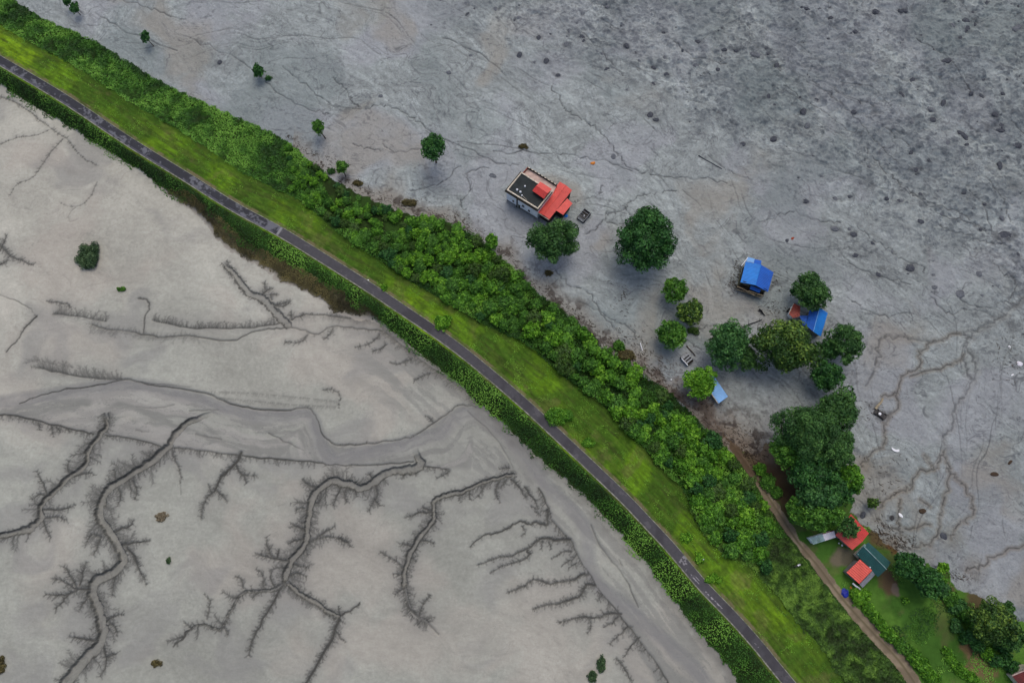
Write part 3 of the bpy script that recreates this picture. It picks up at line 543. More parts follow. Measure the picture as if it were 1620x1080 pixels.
# ------------------------------------------------------------------ the road on the crest
def resample(P, step):
    d = np.r_[0, np.cumsum(np.hypot(*np.diff(P, axis=0).T))]; s = np.arange(0, d[-1], step)
    return np.stack([np.interp(s, d, P[:, 0]), np.interp(s, d, P[:, 1])], 1), s
def ribbon(P, offs, zf):
    T = np.gradient(P, axis=0); T /= np.linalg.norm(T, axis=1)[:, None]; Nn = np.stack([-T[:, 1], T[:, 0]], 1)
    return np.stack([np.stack([P[:, 0]+Nn[:, 0]*o, P[:, 1]+Nn[:, 1]*o, np.full(len(P), z_)], 1) for o, z_ in zip(offs, zf)], 1)
eR2 = np.vstack([wROAD[0]+d0*60, wROAD, wROAD[-1]+d1*60])
PR, s_ = resample(eR2, .16)
offs = np.linspace(-1.22, 1.22, 19); crown_ = .06+.03*(1-(offs/1.22)**2)
RV = ribbon(PR, offs, ZC+crown_); n, m_ = RV.shape[:2]; ii = np.arange(n*m_).reshape(n, m_)
F = np.stack([ii[:-1, :-1], ii[1:, :-1], ii[1:, 1:], ii[:-1, 1:]], -1).reshape(-1, 4)
S_, O_ = np.meshgrid(s_-60, offs, indexing='ij'); s_join = float(np.hypot(*np.diff(wROAD[:31], axis=0).T).sum())
old = S_ < s_join
rc = np.where(old[..., None], lin(50, 51, 56), lin(70, 69, 72)).astype(np.float32)*(.85+.3*fbm(S_, O_, .5, 3, 501))[..., None]*(.9+.2*fbm(S_, O_*3, 5, 3, 505))[..., None]
pt = fbm(S_, O_*1.2, 2.2, 4, 511, .62)
rc = mixc(rc, lin(120, 122, 128), np.where(old, sstep(.54, .66, pt*.7+.3*fbm(S_, O_, .6, 3, 513)+.03*sstep(20, s_join, S_))*.6, 0))
rc = mixc(rc, lin(118, 116, 118), np.where(~old, sstep(.66, .7, pt)*.22, 0))
rc = mixc(rc, lin(98, 98, 112), np.where(old & (np.abs(O_+.9) < .22), .5*sstep(.3, .6, fbm(S_, O_, 3, 3, 521)), 0))
rc = mixc(rc, lin(52, 50, 54), np.where(~old, sstep(.62, .7, fbm(S_, O_*.5, 6, 3, 531))*.5, 0))
def s_at(px, py):
    q = np.array(G(px, py, ZC)); return s_[int(np.argmin(np.hypot(*(PR-q).T)))]-60
for (a, b, off, wd) in ((1095, 1111, -.45, .1), (1118, 1145, -.5, .13), (1099, 1106, .1, .06), (1193, 1202, -.3, .07)):
    pa = [p for p in (a, b)]
    ya = np.interp(pa, [p[0] for p in ROAD], [p[1] for p in ROAD]); sa, sb = s_at(pa[0], ya[0]), s_at(pa[1], ya[1])
    w = wd*(.5+fbm(S_, O_*0, 1.1, 3, 541)); mm_ = (S_ > sa) & (S_ < sb) & (np.abs(O_-off) < w) & (fbm(S_*1.4, O_*4, .9, 4, 547) > .46)
    rc = mixc(rc, lin(178, 176, 178), mm_*.6)
sa, sb = s_at(1076, 883), s_at(1090, 899)
rc = mixc(rc, lin(150, 148, 150), ((S_ > sa) & (S_ < sb) & (pt > .48))*.6)
js = np.abs(S_-s_join) < .35; rc = mixc(rc, lin(150, 150, 150), js*.6)
tag(link('road', mesh_np('road', RV.reshape(-1, 3), F, rc.reshape(-1, 3)), m=M['asphalt']), kind='structure')
M['kerb'] = mat('kerb_concrete', lin(140, 140, 128), .9, noise=(1.2, lin(70, 82, 46), .9))
for nm, o0 in (('kerb', -1.33), ('kerb', 1.31)):
    sg = -1 if o0 < 0 else 1; w = .14 if o0 < 0 else .09
    KV = ribbon(PR[::4], [o0-w, o0-w, o0+w, o0+w], [ZC-.05, ZC+.13, ZC+.13, ZC-.05]); n, m_ = KV.shape[:2]; ii = np.arange(n*m_).reshape(n, m_)
    F = np.stack([ii[:-1, :-1], ii[1:, :-1], ii[1:, 1:], ii[:-1, 1:]], -1).reshape(-1, 4)
    tag(link(nm, mesh_np(nm, KV.reshape(-1, 3), F, smooth=False), m=M['kerb']), kind='structure')

# ------------------------------------------------------------------ leaves, bushes and trees
LEAF = {}
for k, (a, b, c) in dict(
        dark=((30, 58, 28), (58, 98, 46), (96, 138, 66)), deep=((24, 52, 26), (46, 92, 40), (78, 128, 56)),
        mid=((34, 68, 22), (66, 114, 34), (110, 158, 58)), bright=((50, 92, 18), (92, 146, 32), (146, 194, 62)),
        olive=((30, 54, 22), (54, 88, 34), (128, 156, 62)), pale=((32, 66, 34), (54, 98, 48), (90, 136, 68)),
        lush=((40, 78, 18), (74, 126, 30), (124, 176, 54)), scrub=((42, 56, 28), (62, 94, 34), (106, 142, 54)),
        rust=((58, 54, 34), (86, 80, 48), (116, 108, 66)), dry=((104, 94, 76), (126, 116, 94), (146, 136, 112)), water=((34, 54, 34), (58, 84, 52), (92, 116, 74))).items():
    LEAF[k] = mat('leaves_'+k, attr='tint', rough_=.55, spec=.25, ramp=((0.0, lin(*a)), (.5, lin(*b)), (1.0, lin(*c))))
M['bark'] = mat('bark', lin(92, 80, 66), .95, noise=(3, lin(54, 44, 34), .8)); M['palebark'] = mat('pale_bark', lin(168, 158, 140), .9, noise=(3, lin(110, 100, 84), .7))
def leaf_quads(P, Nrm, size, rs, aspect=.6):
    """P (n,3) centres, Nrm (n,3) facing, rhombus leaves"""
    n = len(P); a = rs.normal(size=(n, 3)); u = np.cross(Nrm, a); u /= np.linalg.norm(u, axis=1)[:, None]+1e-9
    v = np.cross(Nrm, u); s = (size*rs.uniform(.6, 1.35, n))[:, None]
    V = np.stack([P-u*s, P-v*s*aspect, P+u*s, P+v*s*aspect], 1)
    V[:, 0] -= Nrm*s*.2; V[:, 2] -= Nrm*s*.2
    return V.reshape(-1, 3), np.arange(n*4).reshape(n, 4)
def crown_arrays(rx, ry, rz, leaf, rs, rc=None, dens=1.0, ncl=None, flat=0.0):
    R_ = max(rx, ry); rc = rc or max(.35, R_*.27); ncl = ncl or int(np.clip(9*(rx*ry)/(rc*rc)*.8, 12, 120))
    Ps, Ns, Ts = [], [], []; f1, f2 = rs.uniform(0, 6.28, 2)
    for c in range(ncl):
        u = rs.uniform(0, 1); cz = rs.uniform(-.35, 1); ph = rs.uniform(0, 2*math.pi); rad = math.sqrt(max(0, 1-cz*cz)); k = rs.uniform(.55, 1.0)
        k *= 1+.13*math.sin(2*ph+f1)+.10*math.sin(3*ph+f2)
        cc = np.array([rx*rad*math.cos(ph)*k, ry*rad*math.sin(ph)*k, rz*cz*k]); r_ = rc*rs.uniform(.4, 1.25)*(1.35-.5*k)
        n = int(dens*1.25*2*math.pi*r_*r_/(leaf*leaf*1.5)); d = rs.normal(size=(n, 3)); d[:, 2] = d[:, 2]*.8+.45; d /= np.linalg.norm(d, axis=1)[:, None]
        p = cc+d*(r_*rs.uniform(.7, 1.08, n))[:, None]*np.array([1, 1, .8])
        nn = d+rs.normal(size=(n, 3))*.45; nn /= np.linalg.norm(nn, axis=1)[:, None]
        tone = rs.uniform(.25, .75)+rs.normal(size=n)*.16
        Ps.append(p); Ns.append(nn); Ts.append(tone)
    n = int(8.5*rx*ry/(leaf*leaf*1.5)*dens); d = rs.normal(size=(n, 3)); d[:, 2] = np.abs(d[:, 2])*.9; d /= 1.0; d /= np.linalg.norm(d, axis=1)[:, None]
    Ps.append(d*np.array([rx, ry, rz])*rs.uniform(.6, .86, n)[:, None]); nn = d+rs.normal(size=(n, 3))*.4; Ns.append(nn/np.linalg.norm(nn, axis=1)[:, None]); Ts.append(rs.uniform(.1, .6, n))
    P = np.vstack(Ps); V, F = leaf_quads(P, np.vstack(Ns), leaf, rs); return V, F, np.repeat(np.clip(np.hstack(Ts), 0, 1), 4)
def tube_arrays(pts, rad, k=7):
    V = []; 
    for i, (p, r_) in enumerate(zip(pts, rad)):
        a = np.array(pts[min(i+1, len(pts)-1)], float)-np.array(pts[max(i-1, 0)], float); a /= np.linalg.norm(a)+1e-9
        h = np.array([1, 0, 0]) if abs(a[0]) < .8 else np.array([0, 1, 0]); u = np.cross(a, h); u /= np.linalg.norm(u); v = np.cross(a, u)
        for q in range(k): t = 2*math.pi*q/k; V.append(np.array(p)+u*r_*math.cos(t)+v*r_*math.sin(t))
    F = []
    for i in range(len(pts)-1):
        for q in range(k): F.append((i*k+q, i*k+(q+1) % k, (i+1)*k+(q+1) % k, (i+1)*k+q))
    return np.array(V), np.array(F)
def join(parts):
    Vs, Fs, o = [], [], 0
    for V, F in parts: Vs.append(V); Fs.append(F+o); o += len(V)
    return np.vstack(Vs), np.vstack(Fs)
def make_tree(px, py, rx, ry, h, kind, label, cat='tree', z0=None, seed=0, name='broadleaf_tree', rz=None, leaf=.3, dens=1.0, lean=(0, 0), bark='bark', rc=None):
    """px,py: where the crown centre shows; radii in photo pixels; h = height of crown centre (m)"""
    rs = np.random.RandomState(seed+int(px)*7+int(py)); z0 = ZM if z0 is None else z0
    cx, cy_ = G(px, py, z0+h); sc = 6.0*(1+(540-py)*-.00035); rx, ry = rx/sc*.93, ry/sc*.95; rz = rz or min(max(rx, ry)*.8, h*.85)
    bx, by = cx+lean[0], cy_+lean[1]; zb = zt(bx, by)
    root = bpy.data.objects.new(name, None); C.objects.link(root); root.location = (bx, by, zb); tag(root, label, cat)
    dz = z0+h-zb; off = np.array([cx-bx, cy_-by, dz])
    V, F, T = crown_arrays(rx, ry, rz, leaf, rs, rc=rc, dens=dens); V = V+off; V[:, 2] = np.maximum(V[:, 2], .03)
    link('crown', mesh_np('crown', V, F, T, 'tint', False), root, LEAF[kind])
    tr = max(.08, min(.5, max(rx, ry)*.055)); parts = [tube_arrays([(0, 0, -.4), (0, 0, 0), tuple(off*.35), tuple(off*.75), tuple(off)], [tr*1.9, tr*1.4, tr, tr*.75, tr*.4])]
    for k in range(7):
        a = k*2.4+rs.rand(); f = rs.uniform(.35, .7); e_ = off+np.array([math.cos(a)*rx*.75, math.sin(a)*ry*.75, rz*rs.uniform(-.1, .5)])
        s0 = off*f; parts.append(tube_arrays([tuple(s0), tuple(s0*.45+e_*.55+np.array([0, 0, .1])), tuple(e_)], [tr*.6, tr*.35, tr*.1], 5))
    V, F = join(parts); link('trunk', mesh_np('trunk', V, F), root, M[bark]); return root
TREES = [  # px,py,rx,ry,height,leaf kind,label, options
 (118, 13, 7, 8, 3.0, 'deep', 'small round dark tree in the top left corner of the mudflow', {}),
 (106, 3, 6, 6, 3.0, 'deep', 'dark sapling cut by the top edge above a small round tree', {}),
 (230, 59, 5, 10, 3.4, 'deep', 'slim two-lobed dark tree alone on pale mud right of the bank', dict(name='slender_tree', lean=(.8, -.5))),
 (409, 113, 9, 10, 3.0, 'deep', 'round dark green tree with a small bush at its right foot', {}),
 (503, 202, 8, 13, 4.6, 'mid', 'upright mid green tree with bent trunk near the bank edge', dict(name='slender_tree', lean=(1.0, -.8))),
 (685, 233, 19, 18, 9.0, 'deep', 'isolated dark tree on a tall bare trunk left of the flat-roofed house', dict(rz=2.2, rc=1.0)),
 (541, 264, 8, 11, 3.6, 'mid', 'narrow green tree leaning beside the bank among drift litter', dict(name='slender_tree', lean=(.3, -1.0))),
 (876, 380, 36, 34, 8.0, 'dark', 'wide grey-green tree against the red-roofed annexe of the white house', dict(leaf=.26)),
 (1021, 382, 47, 47, 8.5, 'deep', 'largest round glossy dark tree standing alone right of the parked wreck', dict(leaf=.34)),
 (1068, 460, 19, 20, 4.5, 'mid', 'feathery green tree, top of the three small trees in a group', {}),
 (1091, 494, 21, 21, 4.5, 'olive', 'yellowish green tree, right one of the three small trees in a group', {}),
 (1061, 528, 24, 23, 4.8, 'mid', 'mid green tree just above the slatted wreck', {}),
 (1152, 544, 32, 37, 7.0, 'pale', 'blue-green domed tree left of the flowering crown', {}),
 (1181, 566, 15, 20, 4.0, 'dark', 'shaded dark tree squeezed between the blue-green dome and the flowering crown', {}),
 (1239, 549, 50, 42, 7.5, 'olive', 'broad tree speckled with yellow-green blossom beside the second blue roof', dict(leaf=.36)),
 (1283, 461, 25, 29, 6.0, 'dark', 'tall oval dark tree over the red hut', dict(leaf=.28)),
 (1256, 462, 6, 7, 2.6, 'deep', 'little dark bush at the left foot of the tall oval tree', dict(name='small_tree')),
 (1337, 542, 27, 29, 6.5, 'dark', 'ragged dark tree at the mudflow side of the second blue roof', {}),
 (1312, 553, 16, 17, 4.5, 'pale', 'pale green tree between the flowering crown and the ragged dark tree', {}),
 (1307, 594, 26, 25, 6.0, 'deep', 'dark round tree at the top of the right hand tree line', {}),
 (1322, 649, 36, 33, 7.0, 'dark', 'dark spreading tree second from the top of the right hand tree line', {}),
 (1275, 683, 46, 40, 11.0, 'dark', 'highest feathery crown of the big grove, grey-green', dict(leaf=.24, name='feathery_tree')),
 (1318, 705, 36, 34, 10.0, 'dark', 'feathery grey-green crown on the right shoulder of the big grove', dict(leaf=.24, name='feathery_tree')),
 (1245, 715, 28, 26, 7.0, 'mid', 'low green crown on the left edge of the big grove', {}),
 (1344, 757, 21, 26, 6.5, 'lush', 'bright green tree bulging from the right side of the big grove', {}),
 (1282, 745, 42, 28, 7.0, 'deep', 'shaded dark crown in the middle of the big grove', {}),
 (1322, 775, 28, 28, 6.5, 'deep', 'dark green crown in the lower right of the big grove', {}),
 (1293, 785, 32, 24, 7.5, 'pale', 'grey-green domed crown low in the big grove', {}),
 (1289, 818, 30, 22, 7.0, 'mid', 'yellow-green crown just above the white shed', {}),
 (1318, 815, 15, 17, 7.0, 'mid', 'small light crown between the white shed and the red roof', {}),
 (1258, 806, 17, 20, 5.0, 'mid', 'narrow green crown beside the dirt track at the grove foot', {}),
 (1107, 605, 25, 26, 5.0, 'bright', 'bright green round tree covering the light blue shed', dict(leaf=.32)),
 (1341, 834, 19, 15, 5.5, 'dark', 'compact dark tree growing over the red roof with the green roof below', {}),
 (1437, 896, 25, 25, 5.5, 'deep', 'dark round tree right of the green roof', {}),
 (1468, 920, 26, 25, 5.5, 'deep', 'dark tree with light flecks between green roof and small bright tree', {}),
 (1492, 897, 11, 9, 3.5, 'bright', 'small bright green tree poking out over the mud edge of the garden', dict(name='small_tree')),
 (1568, 982, 36, 36, 6.5, 'olive', 'olive brown tree in the lower right corner by the mud edge', {}),
 (1600, 1003, 22, 24, 5.5, 'dark', 'dark olive tree touching the right picture edge', {}),
 (1593, 962, 12, 10, 4.0, 'dark', 'small dark crown above the olive tree in the lower right corner', {}),
 (1381, 795, 10, 9, 2.5, 'scrub', 'scruffy low tree on mud right of the big grove', dict(name='small_tree')),
 (778, 384, 9, 15, 3.5, 'lush', 'light green upright sapling where the shrub belt meets the mud below the white house', dict(name='small_tree')),
]
for (px, py, rx, ry, h, kd, lb, op) in TREES: make_tree(px, py, rx, ry, h, kd, lb, **op)
def make_bush(px, py, rx, ry, kd, label, z0=ZM, h=.7, leaf=.24, dens=1.0, name='bush', cat='bush', group=None, bark='bark'):
    rs = np.random.RandomState(int(px*3+py)); sc = 6.0; rx, ry = rx/sc, ry/sc; x, y = G(px, py, z0+h*.5); z = zt(x, y)
    root = bpy.data.objects.new(name, None); C.objects.link(root); root.location = (x, y, z); tag(root, label, cat, group)
    V, F, T = crown_arrays(rx, ry, max(h, .4), leaf, rs, dens=dens, rc=max(.28, max(rx, ry)*.33)); V[:, 2] = np.maximum(V[:, 2]+h*.6, .02)
    link('foliage', mesh_np('foliage', V, F, T, 'tint', False), root, LEAF[kd])
    parts = [tube_arrays([(0, 0, -.2), (math.cos(a)*rx*.2, math.sin(a)*ry*.2, h*.6), (math.cos(a)*rx*.5, math.sin(a)*ry*.5, h)], [.05, .035, .015], 5) for a in (0, 1.3, 2.6, 3.9, 5.2)]
    V, F = join(parts); link('stem', mesh_np('stem', V, F), root, M[bark]); return root
BUSHES = [
 (140, 405, 17, 21, 'water', 'blackish green bush alone on the silt plain left of the bank', 0, 1.0, .2),
 (192, 457, 7, 3, 'mid', 'tiny green sprig on the silt below the blackish bush', 0, .3, .15),
 (951, 1050, 6, 10, 'water', 'upper of two dark oval bushes at the bottom edge of the silt', 0, .6, .18),
 (937, 1069, 6, 8, 'water', 'lower of two dark oval bushes at the bottom edge of the silt', 0, .6, .18),
 (267, 886, 3, 5, 'water', 'very small dark shrub on silt between two branching gullies', 0, .3, .14),
 (247, 1049, 8, 4, 'rust', 'brown dead bush flattened on the silt near the bottom left', 0, .2, .16),
 (255, 817, 9, 6, 'dry', 'faint brown tuft on pale silt right of the wide gully', 0, .08, .14),
 (2, 1052, 4, 12, 'rust', 'brown tuft cut by the left picture edge near the bottom', 0, .3, .16),
 (425, 124, 5, 4, 'deep', 'small dark bush at the right foot of a round dark tree', ZM, .6, .18),
 (524, 271, 6, 5, 'dark', 'dark low bush left of the narrow leaning tree', ZM, .5, .18),
 (566, 290, 8, 5, 'rust', 'brown broken bush in the litter by the bank', ZM, .3, .16),
 (645, 321, 14, 5, 'rust', 'brownish heap of torn foliage at the bank foot left of the white house', ZM, .3, .16),
 (828, 232, 8, 4, 'rust', 'yellowish brown tuft on the open mud above the white house', ZM, .3, .15),
 (868, 432, 7, 4, 'rust', 'dark brown tuft below the wide grey-green tree', ZM, .35, .15),
 (979, 547, 9, 9, 'mid', 'small green bush standing off the shrub belt above a brown bush', ZM, .9, .2),
 (990, 562, 13, 8, 'rust', 'brown withered bush at the belt edge below a small green bush', ZM, .5, .18),
 (1097, 524, 10, 5, 'scrub', 'thin scrubby bush right of the mid green tree above the slatted wreck', ZM, .4, .15),
 (700, 511, 13, 12, 'bright', 'bright rounded bush on the grass right beside the road', ZC-.3, 1.0, .22),
 (608, 455, 5, 5, 'bright', 'small bright bush on the grass by the upper road bend', ZC-.3, .5, .2),
 (882, 660, 22, 10, 'lush', 'spreading light green bush on the grass between road and shrub belt', ZC-.6, .7, .22),
 (930, 700, 10, 6, 'lush', 'small light green bush on the grass below a spreading bush', ZC-.6, .5, .2),
 (1106, 882, 6, 8, 'bright', 'small yellow-green bush near the road where white lines begin', ZC-.3, .5, .2),
 (1085, 850, 10, 6, 'bright', 'low leafy bush on the grass above the white road marks', ZC-.3, .15, .2),
 (1128, 915, 11, 6, 'bright', 'low leafy bush on the grass beside the white road marks', ZC-.3, .15, .2),
 (1360, 944, 13, 12, 'bright', 'bright green bush by the blue tarpaulin and salmon roof', ZM, 1.3, .24),
 (1203, 742, 9, 9, 'lush', 'bright round bush at the top of the dirt track', ZM, 1.0, .22),
 (1215, 762, 11, 12, 'mid', 'green bush below the bright round bush by the dirt track', ZM, 1.0, .22),
 (1228, 778, 9, 9, 'mid', 'leafy bush between the track and the grove soil', ZM, .8, .22),
]
for b in BUSHES: make_bush(b[0], b[1], b[2], b[3], b[4], b[5], z0=b[6], h=b[7], leaf=b[8])
# garden bushes on the lower right, one label for a row nothing tells apart
r2 = random.Random(5)
for (px, py, r) in [(1372,962,8),(1383,975,9),(1393,987,8),(1403,999,10),(1412,1008,9),(1424,1019,10),(1436,1028,9),(1446,1040,11),(1458,1050,10),(1466,1062,9),(1474,1074,11)]:
    make_bush(px, py, r, r, r2.choice(['mid', 'lush', 'lush']), 'leafy bush in the hedge row between the dirt track and the lawn', h=r2.uniform(.7, 1.2), name='hedge_bush', group='hedge bushes along the dirt track')
for (px, py, r) in [(1486,918,9),(1494,935,10),(1505,948,12),(1516,960,12),(1528,972,11),(1540,985,12),(1530,1008,10),(1545,1020,10),(1560,1032,9),(1575,1044,10),(1590,1040,9),(1600,1055,10),(1512,990,9),(1552,1000,10),(1585,1020,12)]:
    make_bush(px, py, r, r, r2.choice(['mid', 'deep', 'lush', 'pale']), 'bushy plant in the thicket between the lawn and the mud edge', h=r2.uniform(.8, 1.6), leaf=.3, name='garden_bush', group='plants in the thicket beside the lawn')
for (px, py, r) in [(1497,1030,7),(1504,1042,7),(1514,1054,8),(1524,1064,8),(1538,1074,9),(1432,950,5)]:
    make_bush(px, py, r, r, 'lush', 'low light green plant in the line crossing the lawn', h=.5, name='garden_plant', cat='plant', group='low plants in the line across the lawn')

# the shrub belt: single bushes copied from a few builds
protos = []
for k in range(10):
    rs = np.random.RandomState(900+k); kd = ['lush', 'mid', 'lush', 'bright', 'deep', 'mid', 'lush', 'mid', 'scrub', 'bright'][k]
    V, F, T = crown_arrays(1.0, 1.0, .9, .115, rs, rc=.27, ncl=24, dens=.85); V[:, 2] += .75
    fm = mesh_np('foliage', V, F, T, 'tint', False); fm.materials.append(LEAF[kd])
    V, F = join([tube_arrays([(0, 0, -.3), (math.cos(a)*.12, math.sin(a)*.12, .5), (math.cos(a)*.4, math.sin(a)*.4, 1.0)], [.05, .035, .015], 5) for a in (0, 1.3, 2.6, 3.9, 5.2)])
    sm = mesh_np('stem', V, F); sm.materials.append(M['bark']); protos.append((fm, sm))
rb = random.Random(21); placed = []; spot = []
wC, wD = wRGRS, wRMUD
def seg_side(P, x, y): return dist_field(P, np.array([[x]]), np.array([[y]]))[0][0, 0]
tries = 0
while len(spot) < 296 and tries < 9000:
    tries += 1
    px = rb.uniform(455, 1215); py = rb.uniform(215, 900)
    x, y = G(px, py, 3.2); i = np.searchsorted(xs, x); j = np.searchsorted(ys, y); dc, dd = dC[j, i], dD[j, i]
    sfac = float(np.clip((px-430)/420, 0, 1))
    r_ = rb.uniform(.95, 1.6)*(.75+.75*sfac)*(1.1 if rb.random() < .2 else .95)
    if dc < r_*.55 or dd > -r_*.35 or abs(dT[j, i]) < r_*.8+1.0: continue
    if any((x-a)**2+(y-b)**2 < (.54*(r_+c))**2 for a, b, c in spot): continue
    spot.append((x, y, r_))
for (x, y, r_) in spot:
    k = rb.randrange(10); root = bpy.data.objects.new('belt_bush', None); C.objects.link(root); root.location = (x, y, zt(x, y)); root.rotation_euler = (0, 0, rb.uniform(0, 6.28))
    root.scale = (r_*1.1, r_*1.1*rb.uniform(.8, 1.2), r_*rb.uniform(.65, 1.15))
    tag(root, 'leafy green bush packed into the shrub belt between the grass bank and the grey mudflow', 'bush', 'bushes of the shrub belt')
    link('foliage', protos[k][0], root); link('stem', protos[k][1], root)

# uncountable low growth: leaf sheets strewn over bands of the bank
def strew(name, label, test, box, n, leaf, hgt, kd, seed, cl=.9, va=2.2):
    """clumped low foliage over all points of the terrain where test() holds"""
    rs = np.random.RandomState(seed); x = rs.uniform(box[0], box[1], n); y = rs.uniform(box[2], box[3], n)
    i = np.clip(np.searchsorted(xs, x), 0, NX-1); j = np.clip(np.searchsorted(ys, y), 0, NY-1); k = test(i, j, x, y)
    x, y, i, j = x[k], y[k], i[k], j[k]; m1 = fbm(x, y, cl*2.2, 3, seed+1); m2 = fbm(x, y, cl*8, 3, seed+5)
    z = Z[j, i]+hgt*np.clip((m1-.25)*2, .05, 1.3)*rs.uniform(.55, 1.05, len(x)); nn = rs.normal(size=(len(x), 3))*.5; nn[:, 2] += 1
    gx = fbm(x+.3, y, cl*2.2, 3, seed+1)-m1; gy = fbm(x, y+.3, cl*2.2, 3, seed+1)-m1; nn[:, 0] -= gx*14*hgt; nn[:, 1] -= gy*14*hgt
    nn /= np.linalg.norm(nn, axis=1)[:, None]
    V, F = leaf_quads(np.stack([x, y, z], 1), nn, leaf, rs, .65)
    T = np.clip(.5+(m1-.5)*1.5+(m2-.5)*va+rs.normal(size=len(x))*.12, 0, 1)
    o = link(name, mesh_np(name, V, F, np.repeat(T, 4), 'tint', False), m=LEAF[kd]); tag(o, label, 'undergrowth', kind='stuff'); return o
x0, x1, y0, y1 = -152, 152, -41, 150
xm = G(455, 240, 3)[0]
strew('creeper', 'dark green creepers covering the slope between the road and the silt plain', lambda i, j, x, y: (dR[j, i] < -1.75) & (dH[j, i]+1.2*wob[j, i]+(n8[j, i]-.5)*4.5 > -.3), (x0, x1-30, y0, y1), 700000, .18, .42, 'mid', 61, 1.6)
strew('undergrowth', 'low tangled greenery on the far half of the bank beside the mudflow', lambda i, j, x, y: (dC[j, i]+wob[j, i]*.5 > -.1) & (dD[j, i]+wob[j, i]*.6 < .3) & (x < xm+10), (x0, xm+14, 40, y1), 330000, .21, .7, 'mid', 62, 1.2)
strew('belt_floor', 'dark low growth on the ground under the belt bushes', lambda i, j, x, y: (dC[j, i]+wob[j, i]*.5 > 0) & (dD[j, i]+wob[j, i]*.4 < .3) & (x > xm-4) & (y > G(1200, 850, 2)[1]) & (np.abs(dT[j, i]) > 1.5), (xm-6, 75, -25, 75), 460000, .18, 2.0, 'mid', 63, 1.7)
strew('scrub', 'mottled olive scrub between the grass bank and the dirt track', lambda i, j, x, y: (dC[j, i]+wob[j, i]*.8 > 0) & (dD[j, i] < -.3) & (aT[j, i] > 1.5) & (y < G(1200, 820, 2)[1]+4), (40, 125, y0, 5), 380000, .17, .5, 'scrub', 64, .7, 1.2)
strew('flooded_brush', 'brown half drowned brush at the toe of the bank', lambda i, j, x, y: (dH[j, i]+wob[j, i]*.6 < .6) & (dA[j, i]+wob[j, i]*1.3 > .8), (-100, -20, 35, 95), 260000, .12, .35, 'rust', 65, .9)
strew('garden_growth', 'low leafy weeds around the lawn and houses', lambda i, j, x, y: (yb[j, i]) & (aT[j, i] > 1.9) & (fbm(x, y, 5, 3, 777) > .55) & (np.hypot(x-G(1232, 750, ZM)[0], y-G(1232, 750, ZM)[1]) > 9), (55, 150, y0, 15), 120000, .16, .3, 'mid', 66, .9)
strew('grass', 'short bright grass on the mown bank between road and shrubs', lambda i, j, x, y: (dR[j, i] > 1.9) & (dC[j, i]+wob[j, i]*.5 < .2) & (fbm(x, y, 2.5, 3, 778)+.25*(n8[j, i]-.5) > .49), (x0, 110, y0, y1), 620000, .10, .12, 'lush', 67, .5)

# ------------------------------------------------------------------ buildings
def sheet_mat(name, base, stain, amt=.5, pitch=.38, depth=.5, rough_=.45, metal=.1):
    """corrugated roof sheet: ribs run across the attribute 'run'"""
    m = mat(name, base, rough_, noise=(.55, stain, amt), spec=.4, metal=metal); nt = m.node_tree; N, L = nt.nodes, nt.links; b = N["Principled BSDF"]
    a = N.new("ShaderNodeAttribute"); a.attribute_name = 'run'; k = N.new("ShaderNodeMath"); k.operation = 'MULTIPLY'; k.inputs[1].default_value = 2*math.pi/pitch; L.new(a.outputs["Fac"], k.inputs[0])
    s_n = N.new("ShaderNodeMath"); s_n.operation = 'SINE'; L.new(k.outputs[0], s_n.inputs[0]); bp = N.new("ShaderNodeBump"); bp.inputs["Strength"].default_value = depth; bp.inputs["Distance"].default_value = .06
    L.new(s_n.outputs[0], bp.inputs["Height"]); L.new(bp.outputs["Normal"], b.inputs["Normal"]); return m
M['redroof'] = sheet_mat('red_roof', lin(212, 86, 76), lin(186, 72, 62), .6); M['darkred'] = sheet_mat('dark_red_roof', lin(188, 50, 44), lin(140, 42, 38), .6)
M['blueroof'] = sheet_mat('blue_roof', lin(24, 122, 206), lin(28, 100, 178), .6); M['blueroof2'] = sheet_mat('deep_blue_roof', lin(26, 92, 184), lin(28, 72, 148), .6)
M['paleblue'] = sheet_mat('pale_blue_roof', lin(122, 172, 222), lin(96, 140, 190), .6); M['greenroof'] = sheet_mat('green_roof', lin(30, 78, 76), lin(24, 60, 58), .6)
M['salmon'] = sheet_mat('salmon_roof', lin(226, 98, 84), lin(170, 70, 58), .5, .5, .9); M['zinc'] = sheet_mat('zinc_sheet', lin(158, 160, 166), lin(112, 110, 108), .7, .3, .9, .5, .3)
M['zincwhite'] = sheet_mat('white_sheet', lin(214, 212, 218), lin(170, 172, 180), .4); M['rustroof'] = sheet_mat('rusty_roof', lin(150, 62, 46), lin(104, 52, 40), .8); M['brownred'] = sheet_mat('brown_red_roof', lin(120, 54, 48), lin(88, 44, 38), .7)
M['lichen'] = sheet_mat('stained_sheet', lin(150, 176, 178), lin(84, 112, 96), .9)
M['whitewall'] = mat('white_wall', lin(238, 241, 244), .85, noise=(.8, lin(204, 210, 212), .7)); M['greywall'] = mat('grey_wall', lin(128, 128, 124), .9, noise=(1.2, lin(92, 90, 84), .8))
M['cream'] = mat('cream_paint', lin(214, 204, 184), .85, noise=(1.5, lin(150, 140, 122), .7)); M['tiles'] = mat('balcony_floor', lin(196, 172, 160), .8, noise=(.9, lin(150, 132, 122), .8))
M['tar'] = mat('tar_roof', lin(44, 50, 50), .8, noise=(.7, lin(28, 34, 34), .9)); M['darkwood'] = mat('dark_timber', lin(50, 44, 34), .9, noise=(2, lin(28, 26, 22), .8)); M['tan'] = mat('tan_timber', lin(176, 160, 130), .9, noise=(2, lin(120, 104, 80), .8))
